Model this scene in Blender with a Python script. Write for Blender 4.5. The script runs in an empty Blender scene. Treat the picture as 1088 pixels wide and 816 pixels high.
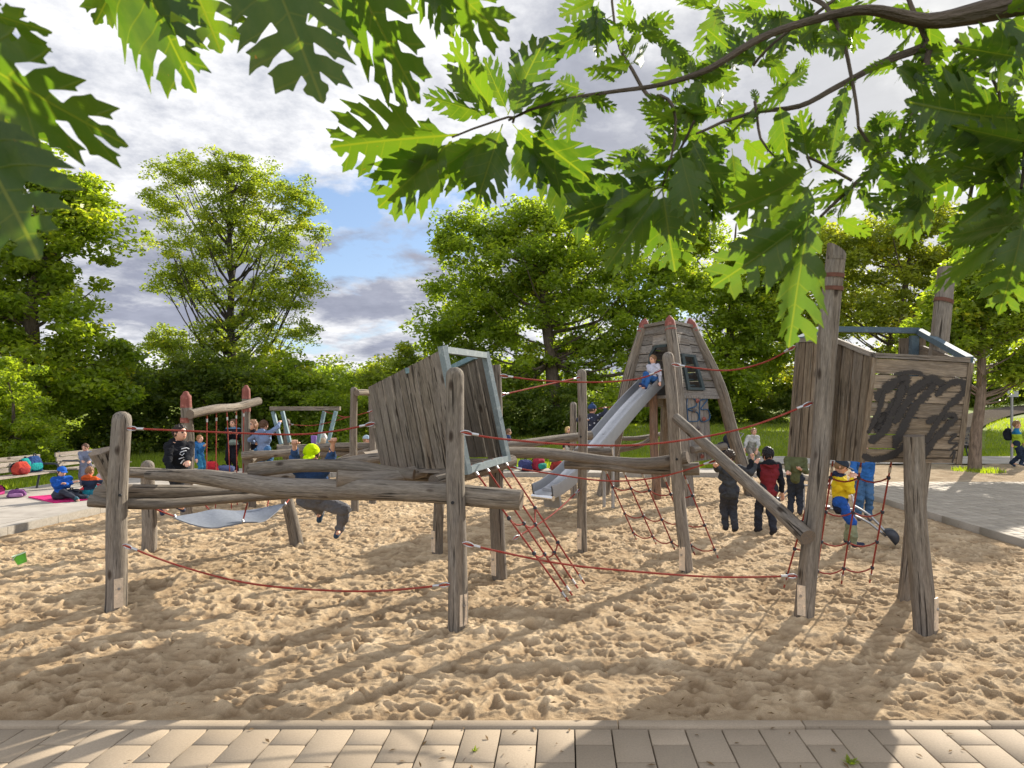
import bpy, math, random
import numpy as np
from mathutils import Vector, Matrix
R = math.radians
rnd = random.Random(7)
nr = np.random.default_rng(11)
scene = bpy.context.scene
COL = scene.collection
F = 725.33; CX = 600.0; HZ = 430.0; CAMH = 1.8
def W(px, py, d):
    """a point of the photograph at distance d (metres) in front of the camera"""
    return Vector(((px-CX)/F*d, d, CAMH-(py-HZ)/F*d))
def G(px, py):
    return W(px, py, CAMH*F/(py-HZ))
def V(*a): return Vector(a)

# ------------------------------------------------------------------ materials
class NT:
    def __init__(s, name):
        s.m = bpy.data.materials.new(name); s.m.use_nodes = True
        s.t = s.m.node_tree; s.t.nodes.clear()
        s.out = s.t.nodes.new('ShaderNodeOutputMaterial')
    def n(s, typ, **kw):
        nd = s.t.nodes.new('ShaderNode'+typ)
        for k, v in kw.items():
            if k.startswith('i_'):
                key = k[2:].replace('_', ' ')
                inp = nd.inputs[int(key)] if key.isdigit() else nd.inputs[key]
                s.put(inp, v)
            else: setattr(nd, k, v)
        return nd
    def put(s, inp, v):
        if isinstance(v, bpy.types.NodeSocket): s.t.links.new(v, inp)
        elif isinstance(v, bpy.types.Node): s.t.links.new(v.outputs[0], inp)
        else:
            if inp.type == 'RGBA' and len(v) == 3: v = (*v, 1)
            inp.default_value = v
    def ramp(s, fac, stops):
        nd = s.t.nodes.new('ShaderNodeValToRGB'); s.t.links.new(fac, nd.inputs[0])
        el = nd.color_ramp.elements
        while len(el) < len(stops): el.new(0.5)
        for e, (p, c) in zip(el, stops):
            e.position = p; e.color = (*c, 1) if hasattr(c, '__len__') else (c, c, c, 1)
        return nd.outputs[0]
    def mix(s, fac, a, b, mode='MIX'):
        nd = s.n('Mix', data_type='RGBA', blend_type=mode)
        s.put(nd.inputs[0], fac); s.put(nd.inputs[6], a); s.put(nd.inputs[7], b)
        return nd.outputs[2]
    def math(s, op, a, b=0.0, c=0.0):
        nd = s.n('Math', operation=op)
        s.put(nd.inputs[0], a); s.put(nd.inputs[1], b); s.put(nd.inputs[2], c)
        return nd.outputs[0]
    def noise(s, vec, scale, detail=4, rough=.55, dist=0.0):
        return s.n('TexNoise', i_Vector=vec, i_Scale=scale, i_Detail=detail, i_Roughness=rough, i_Distortion=dist).outputs[0]
    def mapping(s, vec, scale, loc=(0,0,0)):
        nd = s.n('Mapping'); s.put(nd.inputs[0], vec)
        nd.inputs['Scale'].default_value = scale; nd.inputs['Location'].default_value = loc
        return nd.outputs[0]
    def attr(s, name, out='Vector'):
        return s.n('Attribute', attribute_name=name).outputs[out]
    def pos(s): return s.n('NewGeometry').outputs['Position']
    def bump(s, h, strength=.3, dist=.01):
        return s.n('Bump', i_Height=h, i_Strength=strength, i_Distance=dist).outputs[0]
    def bsdf(s, color, rough=.8, metal=0.0, normal=None, spec=.3):
        b = s.n('BsdfPrincipled'); s.put(b.inputs['Base Color'], color)
        s.put(b.inputs['Roughness'], rough); s.put(b.inputs['Metallic'], metal)
        b.inputs['Specular IOR Level'].default_value = spec
        if normal is not None: s.put(b.inputs['Normal'], normal)
        s.t.links.new(b.outputs[0], s.out.inputs[0]); return s.m
MC = {}
def cached(fn):
    def g(*a):
        k = (fn.__name__,)+a
        if k not in MC: MC[k] = fn(*a)
        return MC[k]
    return g
@cached
def wood(light=(.325,.278,.215), dark=(.10,.082,.062), crack=.9):
    m = NT('weathered_wood'); wc = m.attr('wc')
    rv = m.n('ObjectInfo').outputs['Random']
    st = m.noise(m.mapping(wc, (34,34,3.2)), 1.0, 7, .7)
    fine = m.noise(m.mapping(wc, (170,170,14)), 1.0, 4, .6)
    blot = m.noise(m.mapping(wc, (3,3,1.1)), 1.0, 3, .5)
    c = m.mix(m.ramp(st, [(.3,0),(.68,1)]), dark, light)
    c = m.mix(m.math('MULTIPLY', m.ramp(blot, [(.35,0),(.7,1)]), .5), c, (.24,.215,.19))
    c = m.mix(m.math('MULTIPLY', m.ramp(m.noise(m.mapping(wc,(9,9,.8),(7,3,1)),1,3), [(.5,0),(.75,1)]), .45), c, (.20,.13,.07))
    ck = m.noise(m.mapping(wc, (48,48,1.5), (3,8,2)), 1.0, 3, .5)
    ckm = m.ramp(ck, [(.33,1),(.38,0)])
    c = m.mix(m.math('MULTIPLY', ckm, crack), c, (.03,.023,.017))
    kn = m.n('TexVoronoi', i_Vector=m.mapping(wc, (5.5,5.5,2.6), (2,5,1)), i_Scale=1.0, i_Randomness=1.0)
    kd = m.math('ADD', kn.outputs[0], m.math('MULTIPLY', st, .08)); knm = m.ramp(kd, [(.10,.9),(.15,.55),(.19,0)])
    c = m.mix(knm, c, (.045,.030,.020))
    c = m.mix(m.math('MULTIPLY', m.ramp(m.noise(m.mapping(wc,(14,14,2.2),(1,9,4)),1,5,.7), [(.58,0),(.70,1)]), .5), c, (.40,.36,.30))
    c = m.mix(1.0, c, m.ramp(fine, [(.25,.55),(.75,1.2)]), 'MULTIPLY')
    c = m.mix(1.0, c, m.ramp(rv, [(0,.82),(1,1.12)]), 'MULTIPLY')
    c = m.mix(1.0, c, m.ramp(m.attr('tone','Fac'), [(0,.68),(1,1.25)]), 'MULTIPLY')
    h = m.math('SUBTRACT', m.math('ADD', m.math('MULTIPLY', st, .6), m.math('MULTIPLY', fine, .3)), m.math('MULTIPLY', ckm, .8))
    return m.bsdf(c, .82, 0, m.bump(h, 1.0, .016), .2)
@cached
def endgrain():
    m = NT('end_grain'); wc = m.attr('wc')
    flat = m.mapping(wc, (1,1,0))
    w = m.n('TexWave', wave_type='RINGS', rings_direction='Z', i_Vector=flat, i_Scale=28.0, i_Distortion=3.0, i_Detail=3.0).outputs[1]
    n = m.noise(flat, 40, 4)
    c = m.mix(w, (.09,.07,.05), (.24,.19,.14)); c = m.mix(m.ramp(n,[(.4,0),(.7,1)]), c, (.13,.11,.095))
    return m.bsdf(c, .9, 0, m.bump(w, .4, .004), .15)
@cached
def paint(r, g, b, rough, wear):
    m = NT('painted_surface'); p = m.attr('wc')
    n = m.noise(p, 14, 6, .7)
    c = m.mix(m.ramp(n, [(.62-wear*.3,0),(.70,1)]), (r,g,b), (min(1,r*1.5+.05),min(1,g*1.4+.05),min(1,b*1.3+.05)))
    c = m.mix(m.math('MULTIPLY', m.ramp(m.noise(p, 60, 3),[(.5,0),(.72,1)]), .5), c, (r*.5,g*.5,b*.5))
    return m.bsdf(c, rough, 0, m.bump(n, .2, .004))
@cached
def metal(v, rough):
    m = NT('bare_metal'); p = m.pos()
    n = m.noise(m.mapping(p,(3,3,3)), 6, 5)
    c = m.mix(n, (v*.75,v*.76,v*.78), (v*1.1,v*1.1,v*1.1))
    return m.bsdf(c, m.math('MULTIPLY_ADD', n, .25, rough-.1), 1.0, m.bump(n,.05,.01), .5)
@cached
def plain(r, g, b, rough=.7, bumpy=.0):
    m = NT('coloured_surface'); p = m.pos()
    n = m.noise(p, 35, 4)
    c = m.mix(1.0, (r,g,b), m.ramp(n, [(.3,.82),(.7,1.12)]), 'MULTIPLY')
    return m.bsdf(c, rough, 0, m.bump(n, .15+bumpy, .006))
@cached
def cloth(r, g, b):
    m = NT('cloth'); p = m.pos()
    wr = m.noise(p, 17, 3, .5, .6); fine = m.noise(p, 260, 2)
    c = m.mix(1.0, (r,g,b), m.ramp(m.noise(p, 9, 3), [(.3,.8),(.7,1.15)]), 'MULTIPLY')
    c = m.mix(1.0, c, m.ramp(fine, [(.3,.85),(.7,1.1)]), 'MULTIPLY')
    b_ = m.bsdf(c, .92, 0, m.bump(wr, .8, .03), .12)
    return b_
@cached
def skinm(t):
    m = NT('skin'); p = m.pos()
    base = [(.58,.36,.25),(.50,.30,.20),(.42,.24,.15)][t]
    c = m.mix(m.noise(p, 40, 3), base, (base[0]*1.08,base[1]*.86,base[2]*.8))
    nd = m.n('BsdfPrincipled', i_Base_Color=c, i_Roughness=.5)
    nd.inputs['Subsurface Weight'].default_value = .12; nd.inputs['Subsurface Radius'].default_value = (.02,.008,.004)
    m.t.links.new(nd.outputs[0], m.out.inputs[0]); return m.m
@cached
def hairm(r, g, b):
    m = NT('hair'); p = m.pos()
    n = m.noise(m.mapping(p,(90,90,22)), 1, 4)
    c = m.mix(n, (r*.5,g*.5,b*.5), (r*1.5,g*1.5,b*1.5))
    return m.bsdf(c, .55, 0, m.bump(n,.8,.01))
@cached
def ropem():
    m = NT('red_rope'); wc = m.attr('wc')
    w = m.n('TexWave', wave_type='BANDS', bands_direction='DIAGONAL', i_Vector=m.mapping(wc,(45,45,38)), i_Scale=1.0, i_Distortion=.6).outputs[1]
    c = m.mix(w, (.12,.014,.010), (.40,.06,.04))
    c = m.mix(m.ramp(m.noise(wc, 9, 3),[(.45,0),(.8,.5)]), c, (.36,.17,.12))
    return m.bsdf(c, .8, 0, m.bump(w, .6, .004), .2)
@cached
def leafm(r, g, b, trans, glow):
    m = NT('foliage_leaf')
    lc = m.attr('lc', 'Fac')
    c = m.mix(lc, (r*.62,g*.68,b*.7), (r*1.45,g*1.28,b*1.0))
    c = m.mix(m.ramp(lc, [(.94,0),(.98,.5)]), c, (r*2.2,g*1.3,b*.7))
    d = m.n('BsdfPrincipled', i_Base_Color=c, i_Roughness=.45)
    d.inputs['Specular IOR Level'].default_value = .35
    t = m.n('BsdfTranslucent', i_Color=m.mix(1.0, c, (1.38*glow,1.42*glow,.40*glow), 'MULTIPLY'))
    mx = m.n('MixShader', i_0=trans); m.t.links.new(d.outputs[0], mx.inputs[1]); m.t.links.new(t.outputs[0], mx.inputs[2])
    m.t.links.new(mx.outputs[0], m.out.inputs[0]); return m.m
@cached
def oakleafm():
    m = NT('oak_leaf'); uv = m.attr('lu')        # x along midrib 0..1, y -1..1 across, z random
    sp = m.n('SeparateXYZ', i_0=uv); u, v, r = sp.outputs
    av = m.math('ABSOLUTE', v)
    rib = m.ramp(av, [(.0,1),(.018,.75),(.034,0)])
    # side veins run forward and outward
    ph = m.attr('lp','Fac')
    tri = m.math('ABSOLUTE', m.math('SUBTRACT', m.math('FRACT', m.math('ADD', ph, 10.5)), .5))
    vein = m.ramp(tri, [(.0,.6),(.06,.0)])
    net = m.n('TexVoronoi', feature='DISTANCE_TO_EDGE', i_Vector=m.mapping(uv,(26,9,0)), i_Scale=1.0).outputs[0]
    netm = m.ramp(net, [(.0,.35),(.08,0)])
    base = m.mix(r, (.028,.062,.012), (.062,.115,.018))
    base = m.mix(m.ramp(m.noise(m.mapping(uv,(4,3,9)),1,4),[(.45,0),(.7,.5)]), base, (.07,.105,.018))
    spots = m.ramp(m.noise(m.mapping(uv,(22,16,31)),1,2),[(.74,0),(.78,1)])
    base = m.mix(spots, base, (.16,.09,.025))
    c = m.mix(m.math('MAXIMUM', rib, m.math('MAXIMUM', vein, netm)), base, (.085,.115,.03))
    h = m.math('MAXIMUM', rib, vein)
    d = m.n('BsdfPrincipled', i_Base_Color=c, i_Roughness=.42, i_Normal=m.bump(h,.35,.002))
    tc = m.mix(1.0, m.mix(m.math('MAXIMUM', rib, vein), base, (.095,.125,.018)), (2.7,2.55,.6), 'MULTIPLY')
    t = m.n('BsdfTranslucent', i_Color=tc)
    mx = m.n('MixShader', i_0=.6); m.t.links.new(d.outputs[0], mx.inputs[1]); m.t.links.new(t.outputs[0], mx.inputs[2])
    m.t.links.new(mx.outputs[0], m.out.inputs[0]); return m.m
@cached
def bark(r, g, b):
    m = NT('bark'); wc = m.attr('wc')
    n = m.noise(m.mapping(wc,(18,18,4)), 1, 6, .7)
    c = m.mix(m.ramp(n,[(.35,0),(.65,1)]), (r*.45,g*.45,b*.45), (r*1.2,g*1.2,b*1.2))
    return m.bsdf(c, .9, 0, m.bump(n, 1.0, .03), .15)

# ------------------------------------------------------------------ object helpers
def tag(o, label=None, cat=None, group=None, kind=None):
    if label: o['label'] = label
    if cat: o['category'] = cat
    if group: o['group'] = group
    if kind: o['kind'] = kind
    return o
def empty(name, loc, label, cat, group=None):
    o = bpy.data.objects.new(name, None); COL.objects.link(o)
    o.location = loc; o.empty_display_size = .1
    return tag(o, label, cat, group)
class MB:
    """collects pieces (numpy) that become ONE mesh object; vertices in world space"""
    def __init__(s): s.v=[]; s.f=[]; s.mi=[]; s.wc=[]; s.tn=[]; s.n=0
    def add(s, v, f, wc=None, mi=0, tone=.5):
        v = np.asarray(v, float).reshape(-1,3); s.v.append(v); s.tn += [tone]*len(v)
        s.wc.append(v if wc is None else np.asarray(wc, float).reshape(-1,3))
        for q in f: s.f.append(tuple(int(i)+s.n for i in q)); s.mi.append(mi)
        s.n += len(v); return s
    def build(s, name, mats, parent=None, loc=None, smooth=True, cap_angle=R(38)):
        v = np.concatenate(s.v); wc = np.concatenate(s.wc)
        org = np.array(parent_origin(parent)) if parent is not None else (np.array(loc) if loc is not None else np.array([(v[:,0].min()+v[:,0].max())/2,(v[:,1].min()+v[:,1].max())/2,v[:,2].min()]))
        me = bpy.data.meshes.new(name)
        me.from_pydata((v-org).tolist(), [], s.f)
        if not isinstance(mats, (list, tuple)): mats = [mats]
        for m in mats: me.materials.append(m)
        me.polygons.foreach_set('material_index', [min(i, len(mats)-1) for i in s.mi])
        a = me.attributes.new('wc', 'FLOAT_VECTOR', 'POINT'); a.data.foreach_set('vector', wc.astype(np.float32).ravel())
        a = me.attributes.new('tone', 'FLOAT', 'POINT'); a.data.foreach_set('value', np.array(s.tn, np.float32))
        if smooth:
            me.polygons.foreach_set('use_smooth', [True]*len(s.f))
            try: me.set_sharp_from_angle(angle=cap_angle)
            except Exception: pass
        me.update()
        o = bpy.data.objects.new(name, me); COL.objects.link(o)
        if parent is not None: o.parent = parent
        else: o.location = org
        return o
def parent_origin(p):
    l = np.zeros(3)
    while p is not None: l += np.array(p.location); p = p.parent
    return l
def bigmesh(name, verts, quads, mat, parent=None, loc=(0,0,0), smooth=True, attrs=(), mi=None):
    """fast path for large quad/tri meshes"""
    verts = np.asarray(verts, np.float32); quads = np.asarray(quads, np.int32)
    org = parent_origin(parent) if parent is not None else np.array(loc, float)
    k = quads.shape[1]
    me = bpy.data.meshes.new(name)
    me.vertices.add(len(verts)); me.vertices.foreach_set('co', (verts-org.astype(np.float32)).ravel())
    me.loops.add(quads.size); me.loops.foreach_set('vertex_index', quads.ravel())
    me.polygons.add(len(quads)); me.polygons.foreach_set('loop_start', np.arange(0, quads.size, k, dtype=np.int32))
    if smooth: me.polygons.foreach_set('use_smooth', np.ones(len(quads), bool))
    for m in (mat if isinstance(mat, (list,tuple)) else [mat]): me.materials.append(m)
    if mi is not None: me.polygons.foreach_set('material_index', np.asarray(mi, np.int32))
    for nm, typ, arr in attrs:
        a = me.attributes.new(nm, typ, 'POINT')
        a.data.foreach_set('vector' if typ == 'FLOAT_VECTOR' else 'value', np.asarray(arr, np.float32).ravel())
    me.update(calc_edges=True); me.validate()
    o = bpy.data.objects.new(name, me); COL.objects.link(o)
    if parent is not None: o.parent = parent
    else: o.location = org
    return o
def spline(pts, rad, step):
    P = [np.array(p, float) for p in pts]; Rr = list(rad) if hasattr(rad, '__len__') else [rad]*len(P)
    if len(Rr) == 2 and len(P) > 2:
        L = np.cumsum([0]+[np.linalg.norm(P[i+1]-P[i]) for i in range(len(P)-1)]); L = L/L[-1]
        Rr = [Rr[0]+(Rr[1]-Rr[0])*t for t in L]
    out = []; ro = []
    for i in range(len(P)-1):
        p0 = P[max(i-1,0)]; p1 = P[i]; p2 = P[i+1]; p3 = P[min(i+2,len(P)-1)]
        n = max(1, int(np.linalg.norm(p2-p1)/step))
        for k in range(n):
            t = k/n
            q = .5*((2*p1)+(-p0+p2)*t+(2*p0-5*p1+4*p2-p3)*t*t+(-p0+3*p1-3*p2+p3)*t**3)
            out.append(q); ro.append(Rr[i]+(Rr[i+1]-Rr[i])*t)
    out.append(P[-1]); ro.append(Rr[-1])
    return np.array(out), np.array(ro)
def tube(mb, pts, rad, seg=14, step=.1, cap='flat', wob=0.0, seed=0, mi=0, capmi=None, cap2=None):
    """tapered round tube; cap: flat | dome | none at the far end, cap2 at the near end"""
    rg = np.random.default_rng(seed+17)
    C, rr = spline(pts, rad, step)
    if wob:
        L = np.linspace(0, len(C)*step, len(C))
        for ax in range(3): C[:,ax] += wob*.35*np.sin(L*2.3+rg.uniform(0,6))*np.sin(np.linspace(0,math.pi,len(C)))
    cap2 = cap2 or ('flat' if cap == 'dome' else cap)
    def dome(C, rr):
        d = C[-1]-C[-2]; d /= np.linalg.norm(d); r = rr[-1]; e = C[-1]
        ex = [e-d*r*.95, e-d*r*.5, e-d*r*.18, e-d*r*.03]; er = [r, r*.9, r*.62, r*.3]
        keep = [i for i in range(len(C)) if np.dot(e-C[i], d) > r*1.05]
        return np.array([C[i] for i in keep]+ex), np.array([rr[i] for i in keep]+er)
    if cap == 'dome': C, rr = dome(C, rr)
    n = len(C); T = np.gradient(C, axis=0); T /= np.linalg.norm(T, axis=1)[:,None]+1e-12
    up = np.array([0,0,1.]) if abs(T[0][2]) < .9 else np.array([1.,0,0])
    N = np.cross(T[0], up); N /= np.linalg.norm(N)
    ang = np.linspace(0, 2*math.pi, seg, endpoint=False)
    ph = rg.uniform(0,6,6); off = rg.uniform(0,20,3); S = 0
    vs = []; wc = []
    for i in range(n):
        N = N-T[i]*np.dot(N,T[i]); N /= np.linalg.norm(N); B = np.cross(T[i], N)
        if i: S += np.linalg.norm(C[i]-C[i-1])
        q = rr[i]*(1+wob*(.5*np.sin(ang+ph[0]+S*.7)+.45*np.sin(2*ang+ph[1]+S*1.6)+.3*np.sin(3*ang+ph[2]-S*2.1)+.25*np.sin(5*ang+ph[3])+.25*math.sin(S*5+ph[4])))
        vs.append(C[i]+np.outer(q*np.cos(ang),N)+np.outer(q*np.sin(ang),B))
        wc.append(np.c_[q*np.cos(ang), q*np.sin(ang), np.full(seg,S)]+off)
    f = [(i*seg+j, i*seg+(j+1)%seg, (i+1)*seg+(j+1)%seg, (i+1)*seg+j) for i in range(n-1) for j in range(seg)]
    mb.add(np.concatenate(vs), f, np.concatenate(wc), mi)
    cm = mi if capmi is None else capmi
    for which, c in ((0,cap2),(n-1,cap)):
        if c == 'none': continue
        ring = vs[which]; w = wc[which]; ctr = ring.mean(0)
        v = np.concatenate([ring, ctr[None]]); ww = np.concatenate([w, w.mean(0)[None]])-(off*np.array([1,1,0]) if c=='flat' else 0)
        ff = [(j,(j+1)%seg,seg) if which else ((j+1)%seg,j,seg) for j in range(seg)]
        mb.add(v, ff, ww, cm if c == 'flat' else mi)
    return mb
def box(mb, c, size, rot=None, mi=0, bev=.0, off=None):
    """box with grain along its longest side"""
    h = np.array(size)/2
    sg = [(-1,-1,-1),(1,-1,-1),(1,1,-1),(-1,1,-1),(-1,-1,1),(1,-1,1),(1,1,1),(-1,1,1)]
    l = np.array([[a*h[0],b*h[1],c_*h[2]] for a,b,c_ in sg])
    ax = int(np.argmax(h)); order = [i for i in range(3) if i != ax]+[ax]
    wc = l[:,order]+(np.array([rnd.uniform(0,9) for _ in range(3)]) if off is None else off)
    M = np.array(rot) if rot is not None else np.eye(3)
    v = l@M.T+np.array(c)
    mb.add(v, [(3,2,1,0),(4,5,6,7),(0,1,5,4),(1,2,6,5),(2,3,7,6),(3,0,4,7)], wc, mi); return mb
def rotz(a): c,s=math.cos(a),math.sin(a); return [[c,-s,0],[s,c,0],[0,0,1]]
def frame_from(d, up=(0,0,1)):
    """3x3 whose columns are x (along d), y, z"""
    x = Vector(d).normalized(); u = Vector(up)
    y = u.cross(x)
    if y.length < 1e-4: y = Vector((0,1,0)).cross(x)
    y.normalize(); z = x.cross(y)
    return np.array([list(x),list(y),list(z)]).T
def bar(mb, a, b, w, t, up=(0,0,1), mi=0):
    a = Vector(a); b = Vector(b); d = b-a
    return box(mb, (a+b)/2, (d.length, w, t), frame_from(d, up), mi)
def prism(mb, quad, t, nrm, wc_axis=0, mi=0, off=None):
    """four-cornered board (A,B,C,D) with thickness t against nrm; grain runs A->D if wc_axis=0 else A->B"""
    q = [np.array(p, float) for p in quad]; n = np.array(nrm, float)
    v = q+[p-n*t for p in q]
    e = q[3]-q[0] if wc_axis == 0 else q[1]-q[0]; e = e/np.linalg.norm(e); s = np.cross(n, e)
    o = np.array([rnd.uniform(0,30) for _ in range(3)])
    wc = [np.array([np.dot(p-q[0],s), np.dot(p-q[0],n), np.dot(p-q[0],e)])+o for p in v]
    mb.add(v, [(0,1,2,3),(7,6,5,4),(0,4,5,1),(1,5,6,2),(2,6,7,3),(3,7,4,0)], wc, mi, rnd.uniform(.1,.9)); return mb
def boards(mb, A, B, C, D, n, t=.028, vertical=True, gap=.014, jag=.0, nrm=None, skew=0):
    """n boards filling the quad A(bl) B(br) C(tr) D(tl)"""
    A,B,C,D = [Vector(p) for p in (A,B,C,D)]
    if nrm is None: nrm = (B-A).cross(D-A).normalized()
    cuts = [0]+sorted([(i+rnd.uniform(-.12,.12))/n for i in range(1,n)])+[1]
    for i in range(n):
        a, b = cuts[i], cuts[i+1]; o = nrm*(-rnd.uniform(0,.005))
        tl, tr = rnd.uniform(-jag,0), rnd.uniform(-jag,0)
        if vertical:
            w = (B-A).length; g = gap/w/2
            a0,b0 = a+g,b-g
            q = [A.lerp(B,a0), A.lerp(B,b0), D.lerp(C,b0), D.lerp(C,a0)]
            q[0] = q[0]+(q[0]-q[3]).normalized()*tl; q[1] = q[1]+(q[1]-q[2]).normalized()*tl
            prism(mb, [p+o for p in q], t, nrm, 0)
        else:
            w = (D-A).length; g = gap/w/2
            q = [A.lerp(D,a+g), B.lerp(C,a+g), B.lerp(C,b-g), A.lerp(D,b-g)]
            prism(mb, [p+o for p in q], t, nrm, 1)
    return mb
WOOD = wood(); ENDG = endgrain()
def log(name, pts, rad, parent=None, cap='flat', cap2=None, wob=.06, seed=None, mat=None, label=None, seg=18):
    mb = MB(); tube(mb, pts, rad, seg, .07, cap, wob, seed if seed is not None else rnd.randrange(9999), capmi=1, cap2=cap2)
    o = mb.build(name, [mat or WOOD, ENDG], parent)
    if label: o['label'] = label
    return o
def post(parent, base, top, r0, r1=None, cap='dome', plate=None, name='post', **kw):
    kw.setdefault('wob', .04)
    b = Vector(base); t = Vector(top); d = (t-b).normalized(); b2 = b-d*.12
    mid = b.lerp(t,.5)+Vector((rnd.uniform(-.01,.01),0,0))
    o = log(name, [b2, mid, t], [r0*1.03, (r0+(r1 or r0))/2, r1 or r0*.9], parent, cap, **kw)
    if plate:
        mb = MB(); side = plate
        c = b+d*.11+Vector((side*r0*.72, -r0*.72, 0)); a = math.atan2(-.72, side*.72)
        box(mb, c, (.012,.07,.26), rotz(a)); f = mb.build('foot_plate', paint(.62,.5,.36,.6,.4), o)
        m2 = MB(); e = c+Vector((math.cos(a)*.008, math.sin(a)*.008, .04)); tube(m2, [e, e+Vector((math.cos(a)*.012, math.sin(a)*.012, 0))], .012, 8, .02)
        m2.build('bolt', metal(.4,.4), f)
    return o
def boltmark(parent, p, n=(0,-1,0), r=.014):
    m = MB(); p = Vector(p); tube(m, [p, p+Vector(n)*.01], r, 10, .05); return m.build('bolt', plain(.02,.02,.02), parent)
def rope(name, pts, label, ends=(1,1), r=.0085, parent=None, group=None, cat='rope', step=.06):
    root = parent
    mb = MB(); tube(mb, pts, r, 8, step)
    o = mb.build(name, ropem(), parent)
    if parent is None: tag(o, label, cat, group)
    P = [Vector(p) for p in pts]
    for k, use in ((0,ends[0]),(-1,ends[1])):
        if not use: continue
        a = P[k]; b = P[1] if k == 0 else P[-2]; d = (b-a).normalized()
        m = MB(); tube(m, [a+d*.09, a+d*.145], r*1.55, 10, .05); m.build('ferrule', metal(.5,.45), o)
        m = MB(); tube(m, [a-d*.005, a+d*.03+Vector((0,0,.018)), a+d*.075+Vector((0,0,.014)), a+d*.10, a+d*.075-Vector((0,0,.014)), a+d*.03-Vector((0,0,.018)), a-d*.005], .0055, 6, .02)
        m.build('shackle', metal(.5,.35), o)
    return o
# ------------------------------------------------------------------ noise for terrain
def vnoise(x, y, seed):
    xi = np.floor(x).astype(np.int64); yi = np.floor(y).astype(np.int64); fx = x-xi; fy = y-yi
    def h(a, b):
        n = (a*374761393+b*668265263+seed*974711) & 0x7fffffff
        n = ((n ^ (n >> 13))*1274126177) & 0x7fffffff
        return ((n ^ (n >> 16)) & 0xffff)/65535.
    u = fx*fx*fx*(fx*(fx*6-15)+10); v = fy*fy*fy*(fy*(fy*6-15)+10)
    return (h(xi,yi)*(1-u)+h(xi+1,yi)*u)*(1-v)+(h(xi,yi+1)*(1-u)+h(xi+1,yi+1)*u)*v-.5
def terrain(x, y):
    s = np.maximum(0, np.asarray(y, float)-24)
    return .045*s*np.minimum(1, s/8)+0*x
SX0, SX1, SY0, SY1 = -8.0, 6.0, 3.885, 17.6
def sheet(name, x0, x1, y0, y1, nx, ny, z, mat, kind='structure', amp=0, follow=True):
    xs = np.linspace(x0,x1,nx+1); ys = np.linspace(y0,y1,ny+1); X,Y = np.meshgrid(xs,ys)
    Z = (terrain(X,Y) if follow else 0)+z+amp*(vnoise(X*1.7,Y*1.7,3)+.5*vnoise(X*5,Y*5,4))
    v = np.c_[X.ravel(),Y.ravel(),Z.ravel()]
    i = np.arange(nx*ny); a = (i//nx)*(nx+1)+i%nx
    q = np.c_[a,a+1,a+nx+2,a+nx+1]
    o = bigmesh(name, v, q, mat); o['kind'] = kind; return o
def ground_mat():
    m = NT('lawn'); p = m.pos()
    n = m.noise(p, .6, 5); f = m.noise(p, 14, 5, .7)
    c = m.mix(m.ramp(n,[(.35,0),(.65,1)]), (.13,.17,.028), (.20,.25,.035))
    c = m.mix(m.ramp(f,[(.35,0),(.7,1)]), c, (.17,.21,.05))
    return m.bsdf(c, .9, 0, m.bump(f,.9,.05), .1)
def sand_mat():
    m = NT('sand'); p = m.pos()
    big = m.noise(p, .8, 4, .55); mid = m.noise(p, 5, 5, .6); gr = m.noise(p, 200, 3, .7); g2 = m.noise(p, 34, 5, .72)
    c = m.mix(m.ramp(mid,[(.35,0),(.68,1)]), (.54,.395,.235), (.75,.59,.385))
    c = m.mix(m.ramp(big,[(.42,0),(.72,.55)]), c, (.52,.39,.24))
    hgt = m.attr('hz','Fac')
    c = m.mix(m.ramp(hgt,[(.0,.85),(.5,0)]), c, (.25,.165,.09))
    c = m.mix(1.0, c, m.ramp(gr,[(.25,.72),(.75,1.2)]), 'MULTIPLY')
    c = m.mix(m.ramp(m.noise(p,70,2,.5),[(.72,0),(.76,.75)]), c, (.12,.075,.04))
    h = m.math('ADD', m.math('MULTIPLY', gr, .35), g2)
    return m.bsdf(c, .95, 0, m.bump(h, 1.0, .022), .05)
def paver_mat(base, dark):
    m = NT('paving_stone'); p = m.pos(); rr = m.attr('pr','Fac')
    n = m.noise(p, 90, 5, .75); b = m.noise(p, 2.2, 4)
    c = m.mix(rr, tuple(x*.86 for x in base), tuple(x*1.1 for x in base))
    c = m.mix(m.ramp(b,[(.4,0),(.75,.5)]), c, (base[0]*.74,base[1]*.72,base[2]*.68))
    c = m.mix(1.0, c, m.ramp(n,[(.3,.84),(.7,1.12)]), 'MULTIPLY')
    c = m.mix(m.ramp(m.noise(p,240,2),[(.66,0),(.7,.7)]), c, (.16,.12,.09))
    c = m.mix(m.ramp(m.noise(p,6,4,.7),[(.6,0),(.78,.35)]), c, (.2,.17,.12))
    return m.bsdf(c, .85, 0, m.bump(n,.35,.004), .25)
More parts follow.
